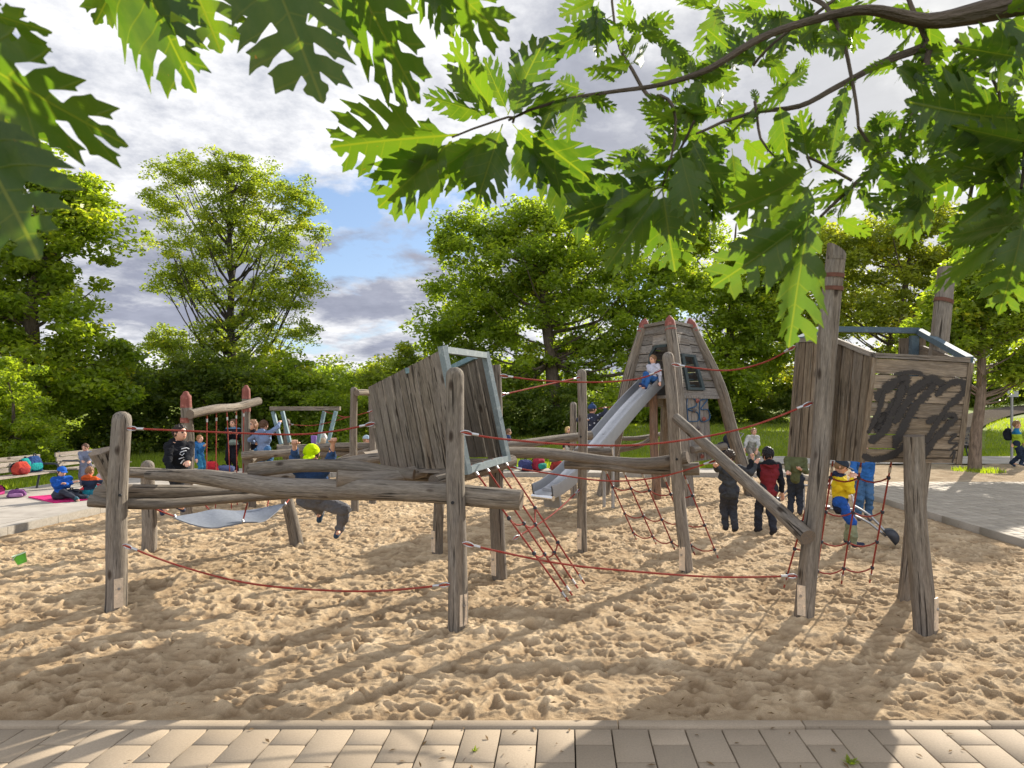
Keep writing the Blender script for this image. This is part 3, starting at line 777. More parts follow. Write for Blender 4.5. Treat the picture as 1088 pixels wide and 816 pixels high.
# ------------------------------------------------------------------ ropes strung between the frames
rp='red ropes strung between the posts'
rope('rope',[W(134,455,6.16),W(250,460,6.3),W(312,461.7,6.42),W(356,458,6.5),W(398,450,6.62)],'red hand rope the capped child hangs from, left post to tilted cabin',group=rp)
rope('rope',[W(131,579,6.1),W(187,600,6.05),(W(255,618,5.9)),W(323,626,5.8),W(400,628,5.7),W(478,621,5.62)],'low slack red rope between the two front left posts, just above the sand',group=rp)
rope('rope',[W(492,577,5.6),W(512,582,5.62),W(590,598,5.7),W(660,606,5.8),W(760,613,5.85),W(847,612,5.9)],'low red rope across the middle foreground, from the cabin post to the tall right post',group=rp)
rope('rope',[W(490,459,5.6),W(530,466,5.65),W(620,473,5.75),W(700,471,5.85),W(790,455,5.9),W(863,428,5.92)],'long red rope crossing in front of the slide, cabin post to tall right post',group=rp)
rope('rope',[W(531,399,7.3),W(579,404.5,7.4),W(637,406,7.45),W(680,402,7.5),W(703,393,7.5)],'upper red rope from behind the cabin to the post beside the slide child',group=rp)
rope('rope',[W(531,420,7.3),W(575,410,7.9),W(616,401,8.55)],'short red rope rising from behind the cabin to the round-topped middle post',group=rp)
rope('rope',[W(714,387,7.5),W(740,391,7.4),W(775,393.5,7.1),W(812,385,6.8),W(845,368,6.4)],'upper red rope from the middle post to the raised box, before the tower',group=rp)
rope('rope',[W(540,496,7.2),W(590,504,7.3),W(646,511,7.4),W(700,507,7.3),W(762,489,7.0)],'sagging red rope below the middle logs that the dark haired boy holds',group=rp)
rope('rope',[W(616,520,8.6),W(585,548,7.9),W(545,573,7.3)],'short red rope slanting from the middle post down to the post under the cabin',group=rp)

# ------------------------------------------------------------------ raised lookout box on the right
Rr = empty('raised_lookout', G(920,650), 'raised plank box on leaning posts, blue steel rim, black graffiti on its front', 'play lookout')
b=G(855,649); post(Rr,b,W(888,275,5.80),.082,.080,cap='none',plate=-1)
def slantcap():
    # slanting cut top with two brown grooves
    a=W(888,275,5.80); up=(a-b).normalized(); m=MB()
    tube(m,[a-up*.01,a+up*.02],[.0825,.0815],18,.05,cap='none'); 
    n=18; ring=[]; top=[]
    x=Vector((1,0,0)); x=(x-up*x.dot(up)).normalized(); y=up.cross(x)
    for i in range(n):
        an=2*math.pi*i/n; o=x*math.cos(an)*.081+y*math.sin(an)*.081
        ring.append(a+up*.0+o); top.append(a+up*(.085-.55*x.dot(o))*1.0+o*.96)
    m.add([list(p) for p in ring+top],[(i,(i+1)%n,n+(i+1)%n,n+i) for i in range(n)]+[tuple(range(n,2*n))])
    m.build('slanted_tip',[WOOD],Rr)
    for k in (-.16,-.27):
        m=MB(); tube(m,[a+up*k,a+up*(k+.035)],.0845,18,.05,cap='none'); m.build('painted_groove',plain(.13,.055,.035,.8),Rr)
slantcap()
b3=G(965,631); post(Rr,b3,W(1006,285,6.6),.088,.08,cap='flat')
a=W(1002,322,6.58); m=MB(); tube(m,[a,a+V(.01,0,.035)],.088,18,.05,cap='none'); m.build('painted_groove',plain(.13,.055,.035,.8),Rr)
b=G(983,664); post(Rr,b,W(971,463,5.52),.088,.078,plate=1,cap='flat',wob=.045)
def lookout():
    C0=W(915,491.5,5.72); C1=W(928,380,5.68); D0=W(1021,493,5.72); D1=W(1034,385.5,5.68)
    B0=W(876.5,489,6.02); B1=W(884,362.5,6.0); A0=W(837,485,6.45); A1=W(846,364,6.42)
    E0=W(975,483,7.0); E1=W(978,354,6.95); F0=W(868,482,7.05); F1=W(871,352,7.0)
    def wl(a,bb,cc,dd,n,vert,name='plank_wall',up=True):
        n_=((bb-a).cross(dd-a)).normalized(); mb=MB(); boards(mb,a,bb,cc,dd,n,.03,vert,.012,.006,n_)
        return mb.build(name,WOOD2,Rr,smooth=False),n_
    WOOD2=wood((.33,.255,.17),(.11,.08,.05),.7)
    fr,nf=wl(C0,D0,D1,C1,7,False); wl(B0,C0,C1,B1,4,True); wl(A0,B0,B1,A1,4,True)
    wl(D0,E0.lerp(D0,.05),E1.lerp(D1,.05)+V(0,0,-.10),D1,5,False)
    # inner faces of the back boards stay open on the far side; floor
    mb=MB(); 
    P=[A0,B0,C0,D0,E0,F0]; ctr=sum(P,V(0,0,0))/6
    for i in range(6):
        pass
    v=[list(p.lerp(ctr,.05)+V(0,0,.05)) for p in P]+[list(p.lerp(ctr,.05)+V(0,0,.015)) for p in P]
    mb.add(v,[tuple(range(6)),tuple(range(11,5,-1))]+[(i,6+i,6+(i+1)%6,(i+1)%6) for i in range(6)]); mb.build('floor',WOOD,Rr,smooth=False)
    # corner strips
    for a,bb in ((C0,C1),(D0,D1),(B0,B1),(A0,A1)):
        o=(Vector((a.x,a.y,0))-Vector((ctr.x,ctr.y,0))).normalized()*.004
        mb=MB(); bar(mb,a-o*6,bb-o*6,.045,.045,up=(0,-1,0)); mb.build('corner_strip',WOOD2,Rr,smooth=False)
    T=[A1,B1,C1,D1,E1,F1]
    for i in range(6):
        a,bb=T[i]+V(0,0,.022),T[(i+1)%6]+V(0,0,.022); d=(bb-a).normalized()*.02
        c=V(ctr.x,ctr.y,a.z); ins=((c-(a+bb)/2)*1.0); ins.z=0; ins=ins.normalized()*.022
        mb=MB(); bar(mb,a+ins+d,bb+ins-d,.06 if i in(0,1,2,3) else .07,.04 if i<3 else .055); mb.build('top_rail' if i<3 else 'steel_rim',WOODG2 if i<3 else BLUEL,Rr,smooth=False)
    mb=MB(); bar(mb,E1+V(-.08,-.03,-.03),E0+V(-.08,-.03,0),.07,.07,up=(0,-1,0)); mb.build('steel_upright',BLUEL,Rr,smooth=False); mb=MB(); bar(mb,F1+V(.03,-.03,-.03),F0+V(.03,-.03,0),.06,.06,up=(0,-1,0)); mb.build('steel_upright',BLUEL,Rr,smooth=False)
    mb=MB(); q=(E0-D0); boards(mb,E0+V(.05,-.02,0),E0+V(-.2,0.02,0),E1+V(-.2,0.02,-.05),E1+V(.05,-.02,-.05),2,.03,True,.006,0,V(0,-1,0)); mb.build('plank_wall',WOOD2,Rr,smooth=False)
    # graffiti strokes sprayed on the front boards
    gm=NT('black_spray'); g_=gm.noise(gm.pos(),60,4,.7); gb=gm.noise(gm.mapping(gm.pos(),(5,5,70)),1,4,.7)
    GMt=gm.bsdf(gm.mix(g_,(.012,.011,.012),(.06,.052,.045)),.7)
    al=gm.math('ADD',gm.attr('tone','Fac'),gm.math('MULTIPLY',gm.math('SUBTRACT',gm.math('ADD',gm.math('MULTIPLY',g_,.5),gm.math('MULTIPLY',gb,.5)),.5),2.2))
    pb=[n for n in gm.t.nodes if n.type=='BSDF_PRINCIPLED'][0]; gm.put(pb.inputs['Alpha'],gm.ramp(al,[(.12,0),(.48,.95)]))
    def uv(u,v): return (C1.lerp(D1,u)).lerp(C0.lerp(D0,u),v)+nf*.0022
    S=[([(.07,.40),(.19,.26),(.35,.20),(.24,.48),(.10,.68),(.20,.52)],.10),([(.33,.24),(.27,.5),(.18,.70),(.05,.80)],.085),([(.28,.62),(.43,.34),(.56,.2),(.62,.26),(.47,.45),(.36,.7),(.31,.86)],.085),
       ([(.38,.33),(.58,.18),(.70,.21),(.74,.27)],.085),([(.66,.34),(.78,.22),(.90,.19),(.95,.27),(.86,.38),(.76,.47)],.07),([(.60,.60),(.72,.55),(.88,.53),(.79,.66),(.68,.80),(.60,.97)],.075),
       ([(.80,.45),(.72,.58),(.62,.80)],.055),([(.0,.93),(.14,.97),(.34,.90),(.46,.76)],.065),([(.15,.30),(.10,.55),(.03,.72)],.05),([(.85,.72),(.92,.705),(.85,.79),(.94,.80),(.86,.87)],.026),([(.88,.93),(.92,.87),(.91,.99)],.022),([(.22,.15),(.42,.12),(.55,.16)],.04)]
    mb=MB()
    for si,(pts,w) in enumerate(S):
        Cc,_=spline([(p[0],p[1],0) for p in pts],.01,.02); Lf=[];Rt=[];Md=[]
        w*=1.2; wpx=w/.83; hh=w/.88
        for i,p in enumerate(Cc):
            t=Cc[min(i+1,len(Cc)-1)]-Cc[max(i-1,0)]; t/=np.linalg.norm(t)+1e-9; ww=.5*(1+.12*math.sin(i*.9+si))*(min(1,.45+.2*i)*min(1,.45+.2*(len(Cc)-1-i)))
            Md.append(uv(p[0],p[1])+nf*si*.00012); Lf.append(uv(p[0]-t[1]*wpx*ww,p[1]+t[0]*hh*ww)+nf*si*.00012); Rt.append(uv(p[0]+t[1]*wpx*ww,p[1]-t[0]*hh*ww)+nf*si*.00012)
        n=len(Cc); v=[list(x) for x in Lf+Md+Rt]; mb.add(v,[(i+1,i,n+i,n+i+1) for i in range(n-1)]+[(n+i+1,n+i,2*n+i,2*n+i+1) for i in range(n-1)]); mb.tn[-3*n:]=[.0]*n+[1.0]*n+[.0]*n
    mb.build('graffiti',GMt,fr,smooth=False)
BLUEL=paint(.085,.125,.15,.75,.3)
WOODG2=wood((.40,.36,.30),(.24,.21,.175),.2)
lookout()
netropes('climbing_net','red rope net under the raised box, in front of the yellow jacket child',
    [W(866,505,6.0),W(885,490,6.25),W(915,491,6.25),W(947,491,6.3)],[G(833,624),G(866,622),G(894,620),G(924,619)],[.17,.40,.63,.84])

# ------------------------------------------------------------------ slide tower
T=empty('slide_tower',(2.1,13.6,0),'tall tapered wooden tower with red-tipped leaning posts and a window behind the slide','play tower')
RED=paint(.20,.062,.045,.75,.3)
tb=[V(.80,14.0,0),V(2.25,12.5,0),V(3.80,14.0,0),V(2.25,15.4,0)]
tt=[W(686,338,13.9),W(711,335,13.1),W(732,338,13.9),W(708,340,14.6)]
for i,(b,t) in enumerate(zip(tb,tt)):
    bend=[V(-.05,0,0),V(.03,0,0),V(.12,0,0),V(0,0,0)][i]
    up=(t-b).normalized(); mid=b.lerp(t,.55)+bend
    o=log('post',[b-up*.1,mid,t-up*.22],[.135,.12,.105],T,cap='none')
    m=MB(); tube(m,[t-up*.22,t-up*.12,t],[.104,.096,.03],14,.04,cap='dome'); m.build('painted_tip',RED,T)
    m=MB(); tube(m,[t-up*.30,t-up*.27],.110,14,.04,cap='none'); m.build('painted_ring',RED,T)
def onpost(i,z):
    b,t=tb[i],tt[i]; bend=[V(-.05,0,0),V(.03,0,0),V(.12,0,0),V(0,0,0)][i]; k=z/t.z
    return b.lerp(t,k)+bend*math.sin(math.pi*min(1,k))
def face(i,j,z0,z1,u0,u1,n,name='plank_wall',par=None,mat=None):
    n_=((onpost(j,z0)-onpost(i,z0)).cross(onpost(i,z1)-onpost(i,z0))).normalized()
    if n_.dot((onpost(i,z0)+onpost(j,z0))/2-V(2.2,14,z0))<0: n_=-n_
    P=lambda u,z:onpost(i,z).lerp(onpost(j,z),u)
    mb=MB(); boards(mb,P(u0,z0),P(u1,z0),P(u1,z1),P(u0,z1),n,.04,False,.018,0,n_)
    return mb.build(name,mat or WOODG,par or T,smooth=False),P,n_
WOODG=wood((.30,.275,.24),(.12,.105,.09),.4)
zt=3.36
face(0,1,1.75,zt,.0,.44,9); face(0,1,2.95,zt,.44,1,2); face(0,1,1.75,2.95,.86,1,7)
_,P2,n2=face(1,2,1.95,zt,.0,.22,8); face(1,2,1.95,zt,.58,1,8); face(1,2,2.78,zt,.22,.58,3); face(1,2,1.95,2.08,.22,.58,1)
face(2,3,1.95,zt,0,1,8); face(3,0,1.75,zt,0,1,8)
# rims, window frame, floor
for (i,j) in ((0,1),(1,2),(2,3),(3,0)):
    mb=MB(); a,bb=onpost(i,zt+.03),onpost(j,zt+.03); bar(mb,a,bb,.09,.06); mb.build('top_rail',WOODG,T,smooth=False)
DB=paint(.035,.05,.052,.6,.1)
mb=MB()
for u in (.225,.575): bar(mb,P2(u,2.08)+n2*.01,P2(u,2.78)+n2*.01,.09,.05,up=n2)
bar(mb,P2(.23,2.755)+n2*.01,P2(.57,2.755)+n2*.01,.05,.05,up=n2); bar(mb,P2(.23,2.105)+n2*.01,P2(.57,2.105)+n2*.01,.05,.05,up=n2)
for k in range(5): z=2.2+k*.115; bar(mb,P2(.24,z)-n2*.12,P2(.56,z)-n2*.12,.03,.02,up=n2)
mb.build('window_frame',DB,T,smooth=False)
mb=MB(); _P=lambda u,z:onpost(0,z).lerp(onpost(1,z),u); nn=((onpost(1,2)-onpost(0,2)).cross(V(0,0,1))).normalized()
if nn.y>0: nn=-nn
bar(mb,_P(.44,1.9)+nn*.012,_P(.44,2.8)+nn*.012,.05,.06,up=nn); bar(mb,_P(.44,2.8)+nn*.012,_P(.56,2.95)+nn*.012,.05,.05,up=nn); bar(mb,_P(.56,2.94)+nn*.012,_P(.86,2.94)+nn*.012,.05,.05,up=nn)
mb.build('door_frame',DB,T,smooth=False)
mb=MB(); v=[list(onpost(i,1.98)) for i in range(4)]+[list(onpost(i,1.92)) for i in range(4)]
mb.add(v,[(0,1,2,3),(7,6,5,4)]+[(i,4+i,4+(i+1)%4,(i+1)%4) for i in range(4)]); mb.build('floor',WOODG,T,smooth=False)
# climbing wall below, with holds and blue scrawl
mb=MB(); a0,a1=W(729,492,12.9),W(757,488,13.5); c1,c0=W(752,421,13.6),W(727,421,13.0); nw=((a1-a0).cross(c0-a0)).normalized()
if nw.y>0: nw=-nw
boards(mb,a0,a1,c1,c0,4,.04,True,.012,0,nw); cw=mb.build('climbing_wall',WOODG,T,smooth=False)
for k in range(7):
    p=a0.lerp(a1,rnd.uniform(.15,.9)).lerp(c0.lerp(c1,rnd.uniform(.15,.9)),(k+.5)/7)+nw*.03
    m=MB(); tube(m,[p,p+nw*.05],[.05,.035],8,.03,cap='dome'); m.build('climbing_hold',plain(.10,.085,.08,.7) if k%2 else RED,cw)
mb=MB(); 
gp=[[(.1,.62),(.1,.95),(.4,.95),(.45,.85),(.12,.80),(.5,.74),(.5,.62),(.1,.62)],[(.6,.93),(.95,.95),(.65,.80),(.95,.78),(.98,.64),(.6,.62),(.62,.93)]]
for s in gp: tube(mb,[c0.lerp(c1,u).lerp(a0.lerp(a1,u),1-v)+nw*.012 for u,v in s],.011,6,.03)
mb.build('graffiti',plain(.015,.07,.15,.6),cw)
for (px,d,tp) in ((698,13.3,418),):
    p=W(px,430,d); log('inner_post',[V(p.x,p.y,-.1),W(px-4,tp,d)],[.09,.08],T,mat=wood((.36,.20,.11),(.14,.07,.04),.4))
log('log_step',[W(735,478,12.6),W(770,474,13.6)],.07,T)
# slide
def slide():
    K=[(0,2.22),(.25,1.74),(.5,1.19),(.6,.975),(.7,.77),(.8,.585),(.88,.46),(.94,.39),(1.0,.35)]
    c=[V(1.75-2.1*t,13.3-2.35*t,z) for t,z in K]
    C,_=spline([list(p) for p in c],.1,.09)
    side=V(.745,-.667,0); root=empty('slide',(C[-1][0],C[-1][1],0),'long stainless steel slide running from the tower down to the sand','slide')
    def strip(offs,name,mat,th=.012):
        n=len(C); m=len(offs); v=[];f=[]
        T_=np.gradient(C,axis=0); T_/=np.linalg.norm(T_,axis=1)[:,None]
        for s in (0,1):
            for i in range(n):
                N=np.cross(np.array(side),T_[i]); N/=np.linalg.norm(N); N=N if N[2]>0 else -N
                for (a,h) in offs: v.append(C[i]+np.array(side)*a*(1-(0 if s==0 else .0))+N*(h-s*th))
        M=n*m
        for i in range(n-1):
            for j in range(m-1):
                q=i*m+j; f+=[(q,q+m,q+m+1,q+1),(q+M,q+1+M,q+m+1+M,q+m+M)]
            for j,fl in ((0,0),(m-1,1)):
                q=i*m+j; g=(q,q+M,q+m+M,q+m); f.append(g if not fl else g[::-1])
        for j in range(m-1): f+=[(j,j+1,j+1+M,j+M),((n-1)*m+j+1,(n-1)*m+j,(n-1)*m+j+M,(n-1)*m+j+1+M)]
        mb=MB(); mb.add(v,f); return mb.build(name,mat,root,cap_angle=R(50))
    ST=metal(.66,.42); STS=metal(.45,.5)
    strip([(-.20,.035),(-.17,.012),(-.11,.0),(.11,0),(.17,.012),(.20,.035)],'chute',ST)
    for s in (-1,1):
        a=[(.202*s,-.03),(.206*s,.15),(.212*s,.17),(.228*s,.17),(.232*s,.14),(.228*s,-.03)]
        strip(a if s>0 else a[::-1],'side_rail',STS,.008)
    e=Vector(C[-1]); d=(Vector(C[-1])-Vector(C[-3])).normalized()
    mb=MB(); tube(mb,[e-side*.23+V(0,0,-.035),e+side*.23+V(0,0,-.035)],.042,12,.1); mb.build('rounded_lip',metal(.85,.2),root)
    mb=MB(); box(mb,e-d*.22+V(0,0,-.12),(.04,.36,.3),frame_from(d)); mb.build('support',STS,root,smooth=False)
    mb=MB(); p=Vector(C[int(len(C)*.45)]); tube(mb,[p-side*.1,V(p.x,p.y,-.1)-side*.1],.03,8,.3); tube(mb,[p+side*.1,V(p.x,p.y,-.1)+side*.1],.03,8,.3); mb.build('support',STS,root)
slide()

# ------------------------------------------------------------------ back left frames
D_=empty('rope_hanging_frame',(-5.2,11.8,0),'two red-topped posts with a bent log and red ropes hanging from it','climbing frame')
def redpost(parent,b,t,r):
    up=(t-b).normalized(); log('post',[b-up*.1,b.lerp(t,.5),t-up*.26],[r*1.05,r,r*.97],parent,cap='none')
    m=MB(); tube(m,[t-up*.26,t-up*.08,t],[r*.97,r*.9,r*.55],12,.04,cap='dome'); m.build('painted_tip',RED,parent)
    m=MB(); tube(m,[t-up*.50,t-up*.42],r*1.0,12,.04,cap='none'); m.build('painted_ring',RED,parent)
redpost(D_,G(199,550),W(197.5,415.5,10.8),.085); 
p=W(262,430,12.8); redpost(D_,V(p.x,p.y,0),W(261.5,409,12.8),.078)
log('beam',[W(202,440,10.65),W(228,434,11.2),W(250,433.5,12),W(275,426,12.7)],[.075,.07,.068,.072],D_)
for i,(x0,y0,x1,y1,d) in enumerate([(220,439,219,538,11.0),(230,438,229,540,11.3),(241,437.5,246,541,11.6),(251,436,252,539,12),(259,434,258,536,12.3)]):
    rope('hanging_rope',[W(x0,y0,d),W((x0+x1)/2,(y0+y1)/2,d+.03),W(x1,min(y1,HZ+1305/d-2),d)],'',ends=(1,0),parent=D_)
E_=empty('blue_legged_platform',(-4.6,13.2,0),'log platform with a plank roof beam on slanting blue steel legs, back left','climbing frame')
mb=MB(); bar(mb,W(287.5,434,12.9),W(361.5,434,13.1),.16,.075); mb.build('roof_beam',WOOD,E_,smooth=False)
for (x0,y0,x1,y1,d) in ((290,437,299,472,12.9),(300,437,308,470,13.3),(344.5,437,338,470,13.3),(357,437,348,473,12.9)):
    mb=MB(); bar(mb,W(x0,y0,d),W(x1,y1,d),.06,.06,up=(0,-1,0)); mb.build('steel_leg',BLUE,E_,smooth=False)
def L3(pts,r,name='beam',**k): return log(name,[W(*p) for p in pts],r,E_,**k)
mb=MB(); boards(mb,W(294,474,13.3),W(374,474,13.3),W(374,472,14.2),W(294,472,14.2),6,.05,False,.01,0,V(0,0,1)); mb.build('deck',WOOD,E_,smooth=False)
L3([(296,478,12.7),(340,476.5,12.8),(403,474,13)],[.08,.08,.075]); L3([(257,484,12.0),(290,481,12.2),(318,479,12.4)],[.065,.065,.06]); L3([(300,485,12.6),(350,481,12.9),(400,479,13.2)],[.05,.06,.07])
L3([(384,485,11.3),(410,480,12.2)],[.08,.07]); L3([(262,490,12.1),(285,485,12.8)],.07); L3([(352,492,12.4),(404,476,13.0)],[.05,.05])
for (x,t_,d) in ((377,411,11.9),(306,445,13.8),(396,415,12.8),(268,478,12.3),(345,480,13.4)):
    p=W(x,HZ,d); post(E_,V(p.x,p.y,0),W(x-1,t_,d),.066,.06)
L3([(379,417.5,11.8),(396,419,12.4)],.055)
rope('rope',[W(345,437,13.3),W(358,441,13),W(370,443,12.7),W(398,436,12.6)],'red rope sagging from the blue leg to the post behind the cabin',(0,1),group=rp)
rope('rope',[W(307,451,13.8),W(333,452,13.4),W(360,446,12.9),W(376,441,12.1)],'thin red rope behind the blue legged platform',(1,0),group=rp)
# low logs behind the slide
H_=empty('low_log_frame',(1.3,15.8,0),'low horizontal logs on the grass side of the sand behind the slide','balance beam')
log('beam',[W(652,466,15.5),W(680,464.5,15.8),W(704,461,16.2)],[.05,.055,.05],H_); log('beam',[W(655,478,15.3),W(680,472,15.6),W(690,467,15.8)],[.08,.06,.05],H_)
for x,d in ((656,15.4),(697,16.0)):
    p=W(x,HZ,d); post(H_,V(p.x,p.y,0),W(x,464,d),.06,.055)
for x,y,d in ((562,497,14.3),(600,497,14.0)):
    p=W(x,HZ,d); 
rope('rope',[W(636,434,13.6),W(655,431,13.8),W(672,423,13.9)],'red rope held by the child in the patterned jacket, ending at the tower post',(0,0),group=rp)

# ------------------------------------------------------------------ benches, sign pole
def bench(name,x,y0,y1,s,label,z=.02,face=1,group='park benches beside the left path'):
    root=empty(name,(x,(y0+y1)/2,z),label,'bench',group)
    wd=wood((.50,.44,.37),(.28,.235,.19),.15); mt=plain(.035,.04,.05,.45)
    def slat(yx,zz,w,t,name,tilt=0):
        mb=MB(); box(mb,(x+yx*s*face,(y0+y1)/2,z+zz*s),(w*s,(y1-y0),t*s)); return mb.build(name,wd,root,smooth=False)
    for k in range(4): slat(.22-.125*k,.45,.11,.035,'seat_slat')
    for k in range(3): slat(-.27-.035*k,.58+.13*k,.035,.115,'back_slat')
    for yy in (y0+.12,y1-.12):
        P=lambda a,b:Vector((x+a*s*face,yy,z+b*s)); mb=MB()
        tube(mb,[P(.27,0),P(.27,.35),P(.27,.60),P(.22,.655),P(.0,.66),P(-.24,.66)],.026*s,8,.04); tube(mb,[P(-.30,0),P(-.24,.30),P(-.24,.43),P(-.32,.70),P(-.36,.93)],.026*s,8,.04); tube(mb,[P(.27,.425),P(-.26,.425)],.024*s,8,.1)
        mb.build('frame',mt,root)
    return root
bench('park_bench',-11.0,12.55,14.65,.80,'wooden slatted bench with black frame at the left edge, holding the red and blue bags')
bench('park_bench',-11.0,15.1,17.0,.80,'wooden slatted bench farther along the left path, behind the girl in the grey dress')
bench('park_bench',13.9,23.9,25.6,.95,'dark park bench with metal arms on the grass behind the leaning trunk at the right',-.02,-1,None)
sp=W(1075,HZ,21.0); root=empty('sign_pole',(sp.x,sp.y,0),'grey metal pole with a small sign plate on the right path behind the walking boy','sign pole')
mb=MB(); tube(mb,[(sp.x,sp.y,-.05),(sp.x,sp.y,2.25)],.04,10,.5); mb.build('pole',metal(.35,.55),root)
mb=MB(); box(mb,(sp.x,sp.y-.05,2.15),(.34,.02,.22)); mb.build('sign_plate',plain(.35,.38,.40,.5),root,smooth=False)

# ------------------------------------------------------------------ small things
def ellm(mb,c,rad,seg=14,rings=8,rot=None,squash=None,mi=0):
    v=[];f=[]
    for i in range(rings+1):
        th=math.pi*i/rings
        for j in range(seg):
            ph=2*math.pi*j/seg; p=np.array([math.sin(th)*math.cos(ph),math.sin(th)*math.sin(ph),math.cos(th)])
            if squash: p=np.sign(p)*np.abs(p)**squash
            v.append(p*np.array(rad))
    for i in range(rings):
        for j in range(seg): f.append((i*seg+j,(i+1)*seg+j,(i+1)*seg+(j+1)%seg,i*seg+(j+1)%seg))
    v=np.array(v); 
    if rot is not None: v=v@np.array(rot).T
    mb.add(v+np.array(c),f,mi=mi); return mb
def backpack(loc,size,col,label,yaw=0,name='backpack',col2=None,group=None):
    w,d_,h=size; M=rotz(yaw); loc=Vector(loc); root=empty(name,loc,label,'bag' if name!='backpack' else 'backpack',group)
    at=lambda x,y,z:np.array(M)@np.array([x,y,z])+np.array(loc)
    m=MB(); ellm(m,at(0,0,h*.5),(w*.47,d_*.47,h/2),26,18,rot=M,squash=.5); v_=m.v[0]; c_=v_.mean(0); kk=1+.42*vnoise(v_[:,0]*13+v_[:,2]*9,v_[:,1]*13-v_[:,2]*11,int(abs(loc.x)*50)%97)+.2*vnoise(v_[:,0]*34,v_[:,2]*34+v_[:,1]*30,5); up_=(v_[:,2]-loc.z)/h; m.v[0]=np.c_[c_[0]+(v_[:,0]-c_[0])*kk*(1.12-.35*up_),c_[1]+(v_[:,1]-c_[1])*kk*(1.12-.35*up_),loc.z+np.maximum(0,(v_[:,2]-loc.z))*(1+.10*(kk-1))]; m.wc[0]=m.v[0]; m.build('main_bag',cloth(*col),root)
    m=MB(); ellm(m,at(0,-d_*.48,h*.33),(w*.36,d_*.18,h*.24),rot=M,squash=.6); m.build('front_pocket',cloth(*(col2 or tuple(c*.6 for c in col))),root)
    m=MB(); tube(m,[at(-w*.08,0,h*.96),at(-w*.05,0,h*1.1),at(w*.05,0,h*1.1),at(w*.08,0,h*.96)],.012,6,.03)
    for s in (-1,1): tube(m,[at(s*w*.25,d_*.3,h*.9),at(s*w*.32,d_*.62,h*.6),at(s*w*.28,d_*.4,h*.12)],.014,6,.04)
    m.build('strap',cloth(.03,.03,.035),root); return root
sz=.02+.465*.8
backpack((-10.92,13.7,sz),(.30,.20,.27),(.42,.055,.035),'red backpack on the seat of the left bench',R(80),col2=(.25,.03,.03))
backpack((-11.1,14.30,sz),(.36,.12,.34),(.025,.06,.17),'blue backpack leaning on the back of the left bench',R(75),col2=(.02,.28,.27))
backpack((-11.08,14.02,sz),(.22,.12,.31),(.02,.26,.24),'teal bag between the red and the blue backpack on the bench',R(75))
backpack(V(-10.55,13.15,.02),(.30,.26,.15),(.16,.06,.17),'purple patterned bag lying on the path before the left bench',R(30),'bag',(.35,.18,.34))
backpack(G(76,531)+V(0,0,.02),(.34,.26,.18),(.02,.022,.03),'black bag on the pink mat before the sitting boy in blue',R(20),'bag',(.10,.14,.2))
p=G(-6,527); backpack(p,(.25,.25,.22),(.5,.06,.22),'pink bag at the very left edge under the bench',0,'bag')
m=MB(); q=[G(30,530),G(58,536),G(108,531.5),G(78,526)]
m.add([list(v+V(0,0,.045)) for v in q]+[list(v+V(0,0,.022)) for v in q],[(0,1,2,3),(7,6,5,4),(0,4,5,1),(1,5,6,2),(2,6,7,3),(3,7,4,0)]); tag(m.build('picnic_mat',cloth(.55,.03,.16),smooth=False),'pink mat on the left path under the seated children','mat')
# green bucket lying on its side
bl=G(20,598); root=empty('sand_bucket',bl,'small lime green bucket tipped over in the sand at the left','bucket')
def bucket():
    ax=V(-.30,-.10,.95).normalized(); c=bl+V(.04,0,-.005); m=MB(); C=[c,c+ax*.14]
    fr=frame_from(ax); n=20; v=[];f=[]
    prof=[(0,.0),(0,.046),(.105,.064),(.111,.070),(.111,.062),(.012,.042),(.012,0)]
    for (h,r) in prof:
        for j in range(n): a=2*math.pi*j/n; v.append(np.array(c)+fr[:,0]*h+fr[:,1]*r*math.cos(a)+fr[:,2]*r*math.sin(a))
    for i in range(len(prof)-1):
        for j in range(n): f.append((i*n+j,i*n+(j+1)%n,(i+1)*n+(j+1)%n,(i+1)*n+j))
    m.add(v,f); m.build('bucket_body',plain(.16,.55,.06,.4),root)
    m=MB(); tube(m,[np.array(c)+fr[:,0]*(.108)+fr[:,1]*.068*math.cos(a)-fr[:,2]*.075*math.sin(a)*1.0-fr[:,0]*.05*math.sin(a) for a in np.linspace(0,math.pi,9)],.003,6,.03); m.build('handle',plain(.75,.75,.75,.4),root)
    m=MB(); tube(m,[np.array(c)+fr[:,0]*.108+fr[:,1]*.068*math.cos(a)+fr[:,2]*.068*math.sin(a) for a in np.linspace(0,2*math.pi,17)],.005,6,.02,cap='none'); m.build('rim',plain(.65,.70,.62,.4),root)
    m=MB(); a=np.array(c)+fr[:,0]*.07; n2=np.array([-.2,-1,.2]); n2/=np.linalg.norm(n2); ellm(m,a-fr[:,0]*.02+n2*.047,(.022,.010,.022),10,6); m.build('picture_patch',plain(.6,.12,.08,.5),root)
bucket()
